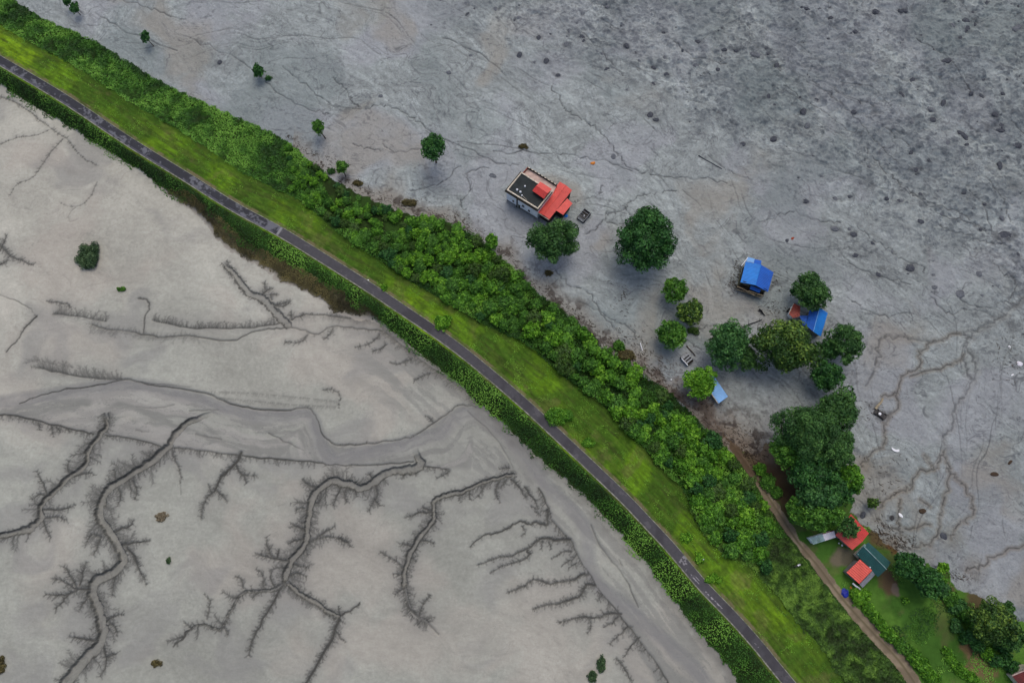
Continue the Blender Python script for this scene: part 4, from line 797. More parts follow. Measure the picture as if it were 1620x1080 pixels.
M['olivewall'] = mat('olive_wall', lin(78, 78, 56), .9, noise=(1.2, lin(44, 44, 34), .8)); M['void'] = mat('dark_glass', lin(20, 24, 28), .3, spec=.5); M['white'] = mat('white_plastic', lin(228, 230, 232), .5, noise=(2, lin(190, 192, 196), .4))
M['black'] = mat('sooty_steel', lin(44, 44, 46), .7, noise=(2, lin(74, 72, 70), .8)); M['steel'] = mat('muddy_steel', lin(150, 156, 160), .55, noise=(2.2, lin(92, 92, 90), .8)); M['rubber'] = mat('rubber', lin(26, 26, 28), .9)
M['blue'] = mat('blue_tarpaulin', lin(26, 44, 150), .5, noise=(1.5, lin(18, 30, 104), .8), bump=(3, .9, .15)); M['orange'] = mat('orange_tarpaulin', lin(206, 130, 50), .7, noise=(2, lin(150, 84, 36), .8), bump=(3, .8, .1)); M['rust'] = mat('rust', lin(150, 66, 40), .9, noise=(2.5, lin(88, 44, 30), .8))
M['rock'] = mat('dark_rock', lin(76, 80, 86), .9, noise=(1.5, lin(46, 48, 54), .9), bump=(2.5, 1, .15)); M['palerock'] = mat('grey_rock', lin(104, 108, 112), .9, noise=(1.2, lin(70, 74, 80), .9), bump=(2.5, 1, .15))
M['drift'] = mat('driftwood', lin(74, 60, 46), .95, noise=(3, lin(40, 34, 28), .8)); M['palewood'] = mat('bleached_wood', lin(160, 150, 126), .9, noise=(2, lin(116, 104, 84), .8))
def W3(px, py, z): x, y = G(px, py, z); return np.array([x, y, z])
class House:
    def __init__(self, name, label, cat, px, py, base=ZM):
        x, y = G(px, py, base); self.o = np.array([x, y, base]); r = bpy.data.objects.new(name, None); C.objects.link(r); r.location = (x, y, base); tag(r, label, cat); self.r = r
    def mesh(self, name, V, F, m, parent=None, run=None):
        me = bpy.data.meshes.new(name); me.from_pydata([tuple(np.array(v)-self.o) for v in V], [], [tuple(int(q) for q in f) for f in F]); me.update()
        if run is not None: a = me.attributes.new('run', 'FLOAT', 'POINT'); a.data.foreach_set('value', np.array(run, np.float32))
        ob = link(name, me, parent or self.r, M[m]); return ob
    def prism(self, name, P, z0, z1, m, parent=None):
        """P: world xy polygon (any winding)"""
        P = [np.array(p[:2]) for p in P]; n = len(P); ar = sum(P[i][0]*P[(i+1) % n][1]-P[(i+1) % n][0]*P[i][1] for i in range(n))
        if ar < 0: P = P[::-1]
        V = [(p[0], p[1], z0) for p in P]+[(p[0], p[1], z1) for p in P]; F = [tuple(range(n-1, -1, -1)), tuple(range(n, 2*n))]+[(i, (i+1) % n, n+(i+1) % n, n+i) for i in range(n)]
        return self.mesh(name, V, F, m, parent)
    def sheet(self, name, A, B, Cc, D, m, parent=None, th=.08, n=14):
        """roof sheet: eave A->B, upper edge D->Cc ; ribs run up the slope"""
        A, B, Cc, D = [np.array(v, float) for v in (A, B, Cc, D)]; V = []; run = []; L = np.linalg.norm(B-A)
        for dz in (0, -th):
            for i in range(n+1):
                t = i/n; sag = (i % 3-1)*.012
                for e_ in (A*(1-t)+B*t, D*(1-t)+Cc*t): V.append(e_+np.array([0, 0, dz+sag])); run.append(t*L)
        F = []; k = 2*(n+1)
        for i in range(n):
            F.append((2*i, 2*i+2, 2*i+3, 2*i+1)); F.append((k+2*i, k+2*i+1, k+2*i+3, k+2*i+2)); F.append((2*i, k+2*i, k+2*i+2, 2*i+2)); F.append((2*i+1, 2*i+3, k+2*i+3, k+2*i+1))
        F.append((0, 1, k+1, k)); F.append((2*n, k+2*n, k+2*n+1, 2*n+1)); return self.mesh(name, V, F, m, parent, run)
    def bar(self, name, a, b, r_, m, parent=None, k=6):
        V, F = tube_arrays([tuple(a), tuple(b)], [r_, r_], k); return self.mesh(name, V, list(F)+[tuple(range(k-1, -1, -1)), tuple(range(k, 2*k))], m, parent)
    def slot(self, name, a, b, t0, t1, z0, z1, m, parent=None, d=.05, out=1):
        """a panel set proud on the wall line a->b between fractions t0..t1"""
        a, b = np.array(a[:2]), np.array(b[:2]); u = (b-a)/np.linalg.norm(b-a); nn = np.array([u[1], -u[0]])*out; p = a+(b-a)*t0; q = a+(b-a)*t1
        return self.prism(name, [p-nn*.03, q-nn*.03, q+nn*d, p+nn*d], z0, z1, m, parent)
    def dome(self, name, c, r_, m, parent=None, h=1.0):
        V = []; k = 12; 
        for i in range(4):
            a = i*math.pi/8; 
            for q in range(k): V.append(np.array(c)+np.array([math.cos(q*2*math.pi/k)*r_*math.cos(a), math.sin(q*2*math.pi/k)*r_*math.cos(a), r_*h*math.sin(a)+ (0 if i else -.3)]))
        V.append(np.array(c)+np.array([0, 0, r_*h])); F = [(i*k+q, i*k+(q+1) % k, (i+1)*k+(q+1) % k, (i+1)*k+q) for i in range(3) for q in range(k)]+[(3*k+q, 3*k+(q+1) % k, 4*k) for q in range(k)]
        return self.mesh(name, V, F, m, parent)
def inset(P, d):
    c = sum(np.array(p[:2]) for p in P)/len(P); return [np.array(p[:2])+(c-np.array(p[:2]))/np.linalg.norm(c-np.array(p[:2]))*d for p in P]

# the white house with a flat roof
h = House('flat_roofed_house', 'white house with dark flat roof, parapet and red annexe roofs, standing in the mudflow', 'house', 838, 318)
z = ZM+6.6; Wc, Sc, Ec, Nc = [np.array(G(*p, z)) for p in ((801.5, 300.5), (851, 331), (873.3, 303.3), (824.8, 272))]
walls = h.prism('wall', [Wc, Sc, Ec, Nc], ZM-.6, z-.75, 'whitewall')
uu = (Sc-Wc)/np.linalg.norm(Sc-Wc); vv = (Nc-Wc)/np.linalg.norm(Nc-Wc); Lx = np.linalg.norm(Sc-Wc); Ly = np.linalg.norm(Nc-Wc)
h.prism('eave_slab', [Wc-uu*.35-vv*.4, Sc+uu*.12-vv*.4, Ec+uu*.12+vv*.15, Nc-uu*.35+vv*.15], z-.75, z-.35, 'darkwood')
h.prism('roof_deck', [Wc+uu*.2+vv*.2, Sc-uu*.2+vv*.2, Ec-uu*.2-vv*.2, Nc+uu*.2-vv*.2], z-.35, z-.22, 'tar')
for a, b, dd in ((Wc, Sc, vv), (Nc, Ec, -vv)): h.prism('parapet', [a, b, b+dd*.3, a+dd*.3], z-.349, z+.12, 'cream')
for a, b, dd in ((Wc+vv*.3, Nc-vv*.3, uu), (Sc+vv*.3, Ec-vv*.3, -uu)): h.prism('parapet', [a, b, b+dd*.3, a+dd*.3], z-.349, z+.122, 'cream')
for (p, r_) in (((818, 300), .32), ((823.3, 303.5), .33), ((830.5, 294.4), .26), ((825.8, 309), .24)): c = G(*p, z); h.dome('roof_tank', (c[0], c[1], z-.1), r_, 'white', h=1.2)
h.bar('pipe', W3(827, 310, z-.1), W3(834, 317, z-.1), .05, 'cream'); 
for (t0, t1, zz0, zz1) in ((.19, .24, 1.7, 2.6), (.5, .57, 2.4, 3.3), (.7, .76, 1.7, 2.6)):
    w = h.slot('window', Wc, Sc, t0, t1, ZM+zz0, ZM+zz1, 'void', d=.03); h.slot('frame', Wc, Sc, t0-.008, t1+.008, ZM+zz0-.12, ZM+zz0-.02, 'greywall', w, d=.12)
h.slot('column', Wc, Sc, .33, .36, ZM-.4, z-.76, 'darkwood', d=.22); h.slot('door', Wc, Sc, .38, .44, ZM-.2, ZM+1.9, 'olivewall', d=.04)
h.slot('plinth', Wc, Sc, 0, .325, ZM-.4, ZM+.5, 'greywall', d=.08); h.slot('plinth', Wc, Sc, .45, 1, ZM-.4, ZM+.7, 'greywall', d=.08)
bz = ZM+4.4; n0, n1 = np.array(G(834.5, 264.5, bz+.8)), np.array(G(880.5, 293, bz+.8)); 
h.prism('balcony', [Nc+vv*.151, Ec+vv*.151, n1, n0], ZM-.5, bz, 'tiles'); e2 = (n0-n1)/np.linalg.norm(n0-n1); o2 = np.array([e2[1], -e2[0]]); o2 = o2 if o2@vv > 0 else -o2
rl = h.prism('balcony_rail', [n0, n1, n1+o2*.22, n0+o2*.22], bz-.4, bz+.8, 'darkwood')
for k in range(9): a = n0+(n1-n0)*(k+.15)/9; b = n0+(n1-n0)*(k+.75)/9; h.prism('coping', [a+o2*.02, b+o2*.02, b+o2*.2, a+o2*.2], bz+.8, bz+.84, 'cream', rl)
h.prism('side_rail', [Nc+vv*.16, n0-o2*.01, n0-o2*.01+uu*.15, Nc+vv*.16+uu*.15], bz, bz+.8, 'rust')
zs = z+1.0; a, b, c, d = [W3(*p, zs) for p in ((842, 301.5), (860.5, 314.5), (873, 299), (855, 287.5))]
m1, m2 = (a+d)/2+np.array([0, 0, .35]), (b+c)/2+np.array([0, 0, .35]); h.prism('stair_tower', inset([a, b, c, d], .35), z-.22, zs-.02, 'darkwood')
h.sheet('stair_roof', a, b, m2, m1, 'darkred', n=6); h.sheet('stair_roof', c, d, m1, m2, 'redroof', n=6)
za = ZM+4.0; AP = [G(*p, za) for p in ((885.5, 287.5), (905, 301), (897.8, 314.4), (905.5, 322), (891, 340), (880, 333), (869, 347), (852.5, 336), (876, 302))]
h.prism('annexe_wall', inset(AP, .45), ZM-.5, za-.15, 'darkwood')
q = [W3(*p, za) for p in ((885.5, 287.5), (905, 301), (869, 347), (851, 336))]; rg = np.array([0, 0, .45]); m1 = q[0]*.5+q[1]*.5+rg; m2 = q[3]*.5+q[2]*.5+rg
h.sheet('annexe_roof', q[3], q[0], m1, m2, 'redroof'); h.sheet('annexe_roof', q[1], q[2], m2, m1, 'redroof'); h.bar('ridge_cap', m1+[0, 0, .03], m2+[0, 0, .03], .09, 'redroof')
q = [W3(*p, za-.02) for p in ((897.5, 313.8), (905.5, 322), (891, 340), (880, 333))]; h.sheet('porch_roof', q[3], q[0], q[1]+[0, 0, .02], q[2]+[0, 0, .02], 'redroof', n=8)
h.bar('gutter', W3(851.5, 337, za-.1), W3(868.5, 348, za-.1), .1, 'cream')

# the blue roofed house and its lean-tos
h = House('blue_roofed_house', 'two-storey timber house with bright blue gable roof, alone in the mud', 'house', 1193, 448)
ze, zr_ = ZM+4.2, ZM+5.1; la, lb = W3(1171.5, 446.5, ze), W3(1179.8, 413.5, ze); ra, rb_ = W3(1215, 461.7, ze), W3(1223.8, 430.7, ze); ka, kb = W3(1195.5, 451.2, zr_), W3(1204, 418.7, zr_)
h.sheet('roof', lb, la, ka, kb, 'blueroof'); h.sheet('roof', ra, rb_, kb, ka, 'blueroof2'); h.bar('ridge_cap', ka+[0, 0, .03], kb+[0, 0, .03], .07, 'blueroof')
FP = [np.array(p[:2]) for p in (la, ra, rb_, lb)]; FI = inset(FP, .55); h.prism('wall', FI, ZM-.5, ze-.1, 'olivewall'); h.prism('gable', [FI[0]*.98+FI[1]*.02, FI[1], FI[1]*.97+FI[2]*.03, FI[0]*.97+FI[3]*.03], ze-.101, ze+.35, 'darkwood')
for t0, t1, z0_, z1_ in ((.08, .3, 1.9, 3.0), (.4, .58, 1.9, 3.0), (.7, .9, 1.9, 3.1)): w = h.slot('window', FI[0], FI[1], t0, t1, ZM+z0_, ZM+z1_, 'void', d=.03); h.slot('frame', FI[0], FI[1], t0-.01, t1+.01, ZM+z1_+.01, ZM+z1_+.14, 'tan', w, d=.12)
h.slot('window', FI[3], FI[0], .3, .5, ZM+2, ZM+3, 'void', d=.03)
dk = [W3(*p, ZM+2.1) for p in ((1165.5, 454), (1206, 468), (1210.5, 463), (1169, 449))]; h.prism('deck', dk, ZM+1.5, ZM+1.7, 'darkwood')
for p, q, zz in (((1166, 453), (1176, 457), 2.2), ((1176.5, 457.5), (1193.5, 467), 1.9), ((1184, 460), (1207, 467.5), 2.4), ((1166, 458), (1186, 464), 1.0), ((1186, 463), (1204, 471), 1.2)): h.bar('rail', W3(*p, ZM+zz), W3(*q, ZM+zz), .14, 'tan', k=4)
for p in ((1166, 455), (1176, 459), (1187, 463), (1198, 467), (1207, 469)): c = G(*p, ZM+1.5); h.bar('post', (c[0], c[1], ZM-.5), (c[0], c[1], ZM+2.3), .1, 'tan', k=4)
h.sheet('lower_roof', W3(1186, 457, ZM+3.2), W3(1201.5, 463.3, ZM+3.2), W3(1204, 457.5, ZM+3.9), W3(1188, 451.5, ZM+3.9), 'blueroof2', n=5)
h.sheet('skylight_sheet', W3(1183.3, 406.6, ze-.4), W3(1194, 409.2, ze-.4), W3(1192.5, 415.5, ze+.3), W3(1180.8, 413, ze+.1), 'paleblue', n=4); h.sheet('back_roof', W3(1194, 410, ze-.5), W3(1204.5, 412, ze-.5), W3(1204, 419, ze+.2), W3(1192.6, 417, ze+.2), 'blueroof2', n=4)
h.bar('drain_pipe', W3(1173, 420.5, ze-.3), W3(1183, 407.5, ze-.3), .09, 'white'); h.bar('side_beam', W3(1167, 452, ze-1.2), W3(1173, 421, ze-1.2), .1, 'olivewall', k=4)

h = House('blue_roofed_cabin', 'low cabin under a steep deep blue roof half hidden by two trees', 'house', 1292, 512)
ze, zr_ = ZM+2.7, ZM+3.8; a, b, c, d = W3(1298.5, 532, ze), W3(1309.6, 494.8, ze), W3(1296.6, 486.5, zr_), W3(1286.7, 524.5, zr_); e_, f_ = W3(1275.6, 514.8, ze), W3(1281, 488, ze)
h.sheet('roof', a, b, c, d, 'blueroof'); h.sheet('roof', f_, e_, d, c, 'blueroof2'); h.bar('ridge_cap', c+[0, 0, .03], d+[0, 0, .03], .07, 'paleblue'); h.prism('wall', inset([a, b, f_, e_], .5), ZM-.4, ze-.05, 'greywall'); FI = inset([a, b, f_, e_], .5); h.slot('window', FI[0], FI[1], .4, .6, ZM+1.1, ZM+2, 'void', d=.05)
h.sheet('porch_roof', W3(1264.5, 499, ZM+2.2), W3(1271, 515, ZM+2.2), W3(1276.5, 514, ZM+2.5), W3(1281, 499, ZM+2.5), 'blueroof2', n=5)
h = House('red_roofed_hut', 'small hut with rusty red roof under the tall oval tree', 'hut', 1257, 493)
ze = ZM+2.4; a, b, c, d = W3(1248, 496, ze), W3(1254.5, 503, ze), W3(1265.5, 500, ze+.5), W3(1266, 484, ze+.5); t_ = W3(1255.5, 480, ze+.3); h.sheet('roof', t_, a, b, d, 'rustroof', n=6); h.sheet('roof', a+[0, 0, .02], b, c, d+[0, 0, .01], 'rustroof', n=6); h.prism('wall', inset([a, b, c, d, t_], .35), ZM-.4, ze-.1, 'whitewall'); h.bar('edge_trim', a, t_, .07, 'cream'); h.slot('door', a, t_, .4, .6, ZM-.2, ze-.5, 'darkwood', d=-.3)
h = House('light_blue_shed', 'small shed with pale blue roof poking out from under the bright round tree', 'shed', 1138, 624)
ze = ZM+2.0; a, b, c, d = W3(1137, 637.8, ze), W3(1151.7, 627, ze+.2), W3(1129, 594, ze+.2), W3(1114.5, 604.5, ze); h.sheet('roof', d, a, b, c, 'paleblue'); h.prism('wall', inset([a, b, c, d], .4), ZM-.4, ze-.05, 'tan'); h.bar('gutter', a+[-.15, 0, -.05], d+[-.15, 0, -.05], .09, 'cream'); FI = inset([a, b, c, d], .4); h.slot('door', FI[0], FI[1], .3, .65, ZM-.2, ze-.4, 'darkwood', d=.04)

h = House('green_roofed_house', 'house with long dark green gable roof beside the salmon roof', 'house', 1382, 885)
ze, zr_ = ZM+2.9, ZM+3.9; a, b, c, d = W3(1354.5, 876, ze), W3(1389, 912.3, ze), W3(1402.5, 900, zr_), W3(1366, 863.5, zr_); e_, f_ = W3(1409, 889, ze), W3(1374, 857.5, ze)
h.sheet('roof', b, a, d, c, 'greenroof'); h.sheet('roof', f_, e_, c, d, 'greenroof'); h.bar('ridge_cap', c+[0, 0, .05], d+[0, 0, .05], .1, 'lichen'); FI = inset([a, b, e_, f_], .5); h.prism('wall', FI, ZM-.3, ze-.05, 'cream')
for t0, t1 in ((.15, .3), (.45, .6), (.75, .88)): h.slot('window', FI[0], FI[1], t0, t1, ZM+1.2, ZM+2.2, 'void', d=.04)
h.slot('door', FI[1], FI[2], .4, .6, ZM-.2, ZM+2.1, 'darkwood', d=.04); h.sheet('roof_patch', W3(1355.5, 874.5, ze+.12), W3(1358.5, 877.5, ze+.12), W3(1370.5, 862.5, zr_-.05), W3(1368, 860, zr_-.05), 'lichen', n=3)
h = House('salmon_roofed_house', 'small house with ribbed salmon red roof and grey lean-to next to the green roof', 'house', 1360, 907)
ze, zr_ = ZM+3.0, ZM+3.5; a, b, c, d = W3(1339, 905, ze), W3(1359.5, 923, ze), W3(1380, 901.5, zr_), W3(1360.7, 884.2, zr_); h.sheet('roof', b, c, d, a, 'salmon'); FI = inset([a, b, c, d], .4); h.prism('wall', FI, ZM-.3, ze-.1, 'greywall')
h.sheet('lean_to_roof', W3(1364.8, 929.2, ze-.5), W3(1384.8, 908.5, ze-.5), W3(1380.2, 902.6, ze+.2), W3(1359.8, 924, ze-.1), 'zinc', n=10); h.prism('lean_to_wall', inset([W3(1364.8, 929.2, ze-.5), W3(1384.8, 908.5, ze-.5), c, b], .45), ZM-.3, ze-.75, 'darkwood'); h.slot('window', FI[0], FI[1], .25, .5, ZM+1, ZM+2, 'void', d=.04); h.dome('vent', W3(1376.5, 897, zr_), .18, 'white')
h = House('red_roofed_house', 'house with red gable roof partly covered by a compact dark tree', 'house', 1348, 845)
ze, zr_ = ZM+2.9, ZM+3.8; a, b, c, d = W3(1346, 812.5, ze), W3(1374.5, 843, ze), W3(1348.5, 869.5, ze), W3(1321.5, 846, ze); k1, k2 = (a+d)/2+[0, 0, .9], (b+c)/2+[0, 0, .9]
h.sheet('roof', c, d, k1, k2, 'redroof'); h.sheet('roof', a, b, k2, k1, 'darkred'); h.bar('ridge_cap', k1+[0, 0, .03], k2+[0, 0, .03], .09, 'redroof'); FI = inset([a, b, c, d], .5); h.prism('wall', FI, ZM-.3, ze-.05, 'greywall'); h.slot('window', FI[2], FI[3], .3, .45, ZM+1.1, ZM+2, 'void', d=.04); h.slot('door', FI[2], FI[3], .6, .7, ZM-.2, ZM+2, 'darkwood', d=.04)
h = House('white_roofed_shed', 'narrow shed with stained white sheet roof under the grove beside the track', 'shed', 1300, 851)
ze = ZM+2.3; a, b, c, d = W3(1286.5, 861, ze), W3(1322.3, 849.5, ze), W3(1319.5, 838.5, ze+.3), W3(1279.5, 850.5, ze+.3); mA, mB = a*.47+b*.53, d*.47+c*.53
h.sheet('roof', a, mA, mB, d, 'lichen', n=8); h.sheet('roof', mA+[0, 0, .04], b+[0, 0, .04], c+[0, 0, .04], mB+[0, 0, .04], 'zincwhite', n=8); h.prism('wall', inset([a, b, c, d], .4), ZM-.3, ze-.1, 'whitewall'); h.bar('ridge_cap', mB+[0, 0, .12], c+[0, 0, .12], .1, 'brownred'); h.slot('door', a, b, .2, .3, ZM-.2, ze-.5, 'void', d=-.25)
h = House('corner_house', 'brown roofed house with pinkish trim cut by the lower right corner', 'house', 1625, 1080)
ze, zr_ = ZM+3.0, ZM+4.4; a, b, c, d = W3(1601, 1068, ze), W3(1626, 1049, ze), W3(1662, 1090, ze), W3(1636, 1112, ze); k1, k2 = (a+b)/2+[0, 0, 1.4], (c+d)/2+[0, 0, 1.4]; h.sheet('roof', d, a, k1, k2, 'brownred'); h.sheet('roof', b, c, k2, k1, 'brownred'); h.bar('edge_trim', a, k1, .16, 'tiles', k=4); h.bar('edge_trim', k1, b, .16, 'tiles', k=4); h.bar('ridge_cap', k1+[0, 0, .05], k2+[0, 0, .05], .16, 'tiles'); h.prism('wall', inset([a, b, c, d], .5), ZM-.3, ze-.05, 'cream')

# ------------------------------------------------------------------ vehicles stranded in the mud
def box(h, name, o, u, v, x0, x1, y0, y1, z0, z1, m, parent=None, bev=0.0):
    P = [o+u*x0+v*y0, o+u*x1+v*y0, o+u*x1+v*y1, o+u*x0+v*y1]
    if bev: P = [o+u*(x0+bev)+v*y0, o+u*(x1-bev)+v*y0, o+u*x1+v*(y0+bev), o+u*x1+v*(y1-bev), o+u*(x1-bev)+v*y1, o+u*(x0+bev)+v*y1, o+u*x0+v*(y1-bev), o+u*x0+v*(y0+bev)]
    return h.prism(name, P, ZM+z0, ZM+z1, m, parent)
def axes(p, q): a, b = np.array(G(*p, ZM+.8)), np.array(G(*q, ZM+.8)); u = (b-a)/np.linalg.norm(b-a); return (a+b)/2, u, np.array([-u[1], u[0]])
def wheels(h, o, u, v, xx, yy):
    for x in xx:
        for y in yy:
            c = o+u*x+v*y; w = h.bar('wheel', (*(c-v*.11), ZM+.12), (*(c+v*.11), ZM+.12), .36, 'rubber', k=12); h.bar('rim', (*(c-v*.12), ZM+.12), (*(c+v*.12), ZM+.12), .17, 'steel', w, k=10)
h = House('stranded_truck', 'dark burnt-looking open truck stuck in mud right of the red annexe roof', 'truck', 924, 341)
o, u, v = axes((930, 333.5), (918, 348)); bd = box(h, 'body', o, u, v, -1.75, 1.75, -1.15, 1.15, -.4, .45, 'black', bev=.15)
for y0, y1 in ((-1.15, -1.0), (1.0, 1.15)): box(h, 'side_panel', o, u, v, -1.5, 1.0, y0, y1, .451, 1.05, 'black')
box(h, 'tailgate', o, u, v, -1.66, -1.52, -1.1, 1.1, .451, 1.0, 'black'); box(h, 'bonnet', o, u, v, 1.15, 1.7, -.95, .95, .452, .8, 'steel', bev=.1); box(h, 'windscreen', o, u, v, 1.02, 1.08, -.95, .95, .453, 1.4, 'void')
for x in (-1.4, -.7, 0, .7, 1.3): h.bar('roof_bar', (*(o+u*x-v*1.05), ZM+1.45), (*(o+u*x+v*1.05), ZM+1.45), .05, 'steel')
for y in (-1.05, 1.05): h.bar('roof_rail', (*(o-u*1.45+v*y), ZM+1.45), (*(o+u*1.4+v*y), ZM+1.45), .06, 'steel'); [h.bar('post', (*(o+u*x+v*y), ZM+.9), (*(o+u*x+v*y), ZM+1.45), .04, 'steel') for x in (-1.4, 0, 1.2)]
for x, y in ((-.6, -.4), (-.6, .4), (.5, -.4), (.5, .4)): box(h, 'seat', o, u, v, x-.25, x+.25, y-.28, y+.28, .454, .85, 'darkwood', bev=.05)
h.dome('drum', (*(o+u*.1+v*.1), ZM+.9), .2, 'white'); wheels(h, o, u, v, (-1.05, 1.1), (-1.1, 1.1))
h = House('slatted_truck', 'small truck with pale slatted roof bogged beside the bright round tree', 'truck', 1087, 569)
o, u, v = axes((1081, 561), (1092.5, 574)); box(h, 'body', o, u, v, -1.45, 1.5, -1.05, 1.05, -.4, .7, 'black', bev=.12); box(h, 'bonnet', o, u, v, -1.4, -.95, -.9, .9, .701, .95, 'steel', bev=.08); box(h, 'windscreen', o, u, v, -.9, -.84, -.9, .9, .702, 1.3, 'void')
for x in (-.75, .0, .75): box(h, 'roof_panel', o, u, v, x-.18, x+.2, -.95, 1.05, 1.3, 1.38, 'steel')
box(h, 'side_rail', o, u, v, -1.0, 1.45, -1.18, -1.02, .7, 1.29, 'white'); box(h, 'side_rail', o, u, v, -1.0, 1.3, 1.0, 1.1, .7, 1.28, 'steel'); box(h, 'cargo_bed', o, u, v, .95, 1.4, -.9, .9, .701, .8, 'darkwood'); wheels(h, o, u, v, (-.9, .95), (-1.0, 1.0))
h = House('buried_car', 'dark car sunk in mud with a white panel, beside a pale fallen trunk', 'car', 1395, 656)
o, u, v = axes((1387, 650), (1402, 660)); box(h, 'body', o, u, v, -1.7, 1.6, -.8, .8, -.4, .32, 'black', bev=.3); box(h, 'cabin', o, u, v, -.9, .7, -.65, .65, .321, .75, 'black', bev=.25); box(h, 'windscreen', o, u, v, .701, .78, -.5, .5, .3, .62, 'void'); h.dome('white_panel', (*(o-u*.35-v*.1), ZM+.66), .42, 'white', h=.5); wheels(h, o, u, v, (-1.1, 1.0), (-.75, .75))
h = House('motorcycle', 'white and black motorcycle lying in scrub beside the dirt track', 'motorcycle', 1262, 894)
o, u, v = axes((1258, 896), (1266, 892)); o = o; zb = zt(*o)-ZM
for x in (-.62, .62): w = h.bar('wheel', (*(o+u*x-v*.06), ZM+zb+.35), (*(o+u*x+v*.06), ZM+zb+.35), .32, 'rubber', k=14); h.bar('rim', (*(o+u*x-v*.07), ZM+zb+.35), (*(o+u*x+v*.07), ZM+zb+.35), .18, 'steel', w, k=12)
box(h, 'frame', o, u, v, -.55, .5, -.09, .09, zb+.35, zb+.6, 'black', bev=.05); box(h, 'fuel_tank', o, u, v, -.05, .38, -.17, .17, zb+.6, zb+.85, 'white', bev=.06); box(h, 'seat', o, u, v, -.62, -.06, -.13, .13, zb+.6, zb+.78, 'black', bev=.05); h.bar('handlebar', (*(o+u*.45-v*.36), ZM+zb+1.0), (*(o+u*.45+v*.36), ZM+zb+1.0), .03, 'steel'); box(h, 'fairing', o, u, v, .42, .62, -.16, .16, zb+.62, zb+.95, 'white', bev=.05)

# ------------------------------------------------------------------ rocks, wood, litter
def lumpy(seed, sx, sy, sz, n=2, amp=.28):
    import bmesh
    bm = bmesh.new(); bmesh.ops.create_icosphere(bm, subdivisions=n, radius=1.0); rs = np.random.RandomState(seed); K = rs.normal(size=(7, 3)); K /= np.linalg.norm(K, axis=1)[:, None]; Am = rs.uniform(-amp, amp*.6, 7)
    for vtx in bm.verts:
        p = np.array(vtx.co); f = 1+sum(a*max(0, p@k)**2 for a, k in zip(Am, K))+rs.normal()*.07; vtx.co = tuple(p*f*np.array([sx, sy, sz]))
    me = bpy.data.meshes.new('boulder'); bm.to_mesh(me); bm.free(); return me
def place_lump(name, me, px, py, sx, sy, sz, m, label, cat, group=None, rz=0.0, sink=.3, z0=ZM):
    x, y = G(px, py, z0); o = bpy.data.objects.new(name, me); C.objects.link(o); o.location = (x, y, zt(x, y)-sz*sink+.0); o.scale = (sx, sy, sz); o.rotation_euler = (0, 0, rz); tag(o, label, cat, group); return o
RK = [lumpy(s_, 1, 1, .8, 3) for s_ in (3, 8, 14, 25, 31)]
for k, me in enumerate(RK): me.materials.append(M['rock'] if k % 2 == 0 else M['palerock'])
SPECIAL = [(778,278,1.3,.75,.4,'palerock','smooth greenish grey boulder left of the flat-roofed house'), (1448,269,1.2,.8,.6,'rock','broad dark boulder below the upper right rills'), (1584,206,1.4,.75,.6,'rock','flat dark boulder near the right picture edge, above a glinting one'), (1609,230,1.4,1.0,.7,'rock','dark boulder with bright flecks touching the right edge'), (1549,433,1.1,1.0,.7,'palerock','grey boulder with a pale top in the rills right of the trees'), (1590,372,1.9,1.2,.5,'rock','black mound where several rills meet at the right edge'), (1520,465,1.4,1.2,.6,'palerock','wide lumpy grey boulder left of a looping rill'), (1456,351,1.1,.8,.6,'rock','dark boulder in the middle of open mud below the long rill'), (1478,455,.9,.6,.5,'palerock','small oval boulder left of the wide lumpy one'), (1530,32,1.2,.9,.6,'rock','dark boulder with a white streak near the top right'), (1334,33,1.0,.6,.5,'palerock','grey boulder near the top edge right of centre'), (1297,13,.7,.5,.4,'rock','dark stone at the top edge by two others'), (1275,13,1.6,.5,.4,'rock','long dark stone at the top edge, lying slanted'), (822,28,1.3,.7,.6,'palerock','grey boulder ringed with pale silt near the top'), (1146,79,.9,.6,.6,'rock','black stone in the rough mud top centre right'), (1100,104,1.1,.9,.6,'palerock','rounded boulder at centre of the rough upper mud'), (1136,110,.8,.7,.5,'rock','round dark boulder right of a rounded grey one'), (882,120,1.2,.8,.5,'rock','dark jagged rock below the pale ringed boulder'), (971,248,.9,.9,.5,'palerock','boulder beside the rill right of the orange lump'), (1401,315,.8,.6,.5,'rock','small black rock in a dark smear above the centre rill'), (602,152,.8,.6,.4,'palerock','greenish stone on smooth mud above the tall-trunk tree'), (710,115,.8,.7,.5,'palerock','pale green stone in upper left mud'), (347,98,.9,1.1,.7,'rock','stump-like boulder ringed by ripples, upper left'), (1390,434,1.0,.9,.5,'rock','ring-shaped dark lump below the chain of lumps'), (1440,424,1.2,1.0,.6,'rock','black lump with pale flecks right of the ring-shaped one'), (1351,371,1.2,.9,.6,'rock','dark purple lump at the end of the weedy rocks'), (1322,362,1.3,.8,.6,'palerock','weedy pale rock at centre of the weedy chain'), (1345,311,.9,.6,.5,'rock','black rock at the end of a dark smear')]
for k, (px, py, sx, sy, sz, m, lb) in enumerate(SPECIAL):
    me = lumpy(100+k, 1, 1, .8, 3); me.materials.append(M[m]); place_lump('boulder', me, px, py, sx, sy, sz, m, lb, 'boulder', rz=(k*1.3) % .6-.3)
for (px, py, a_, b_) in ((1549, 431, .55, .35), (1532, 30, .5, .3), (1612, 228, .3, .3), (1397, 651.5, .01, .01)):
    pass
rk = random.Random(77)
for (px, py, sz) in STONES: place_lump('rock', RK[rk.randrange(5)], px, py, sz*rk.uniform(1, 1.5), sz, sz*.75, None, 'loose stone among many scattered through the rough grey mud', 'rock', 'stones scattered through the rough mud', rk.uniform(0, 3.1), .35)
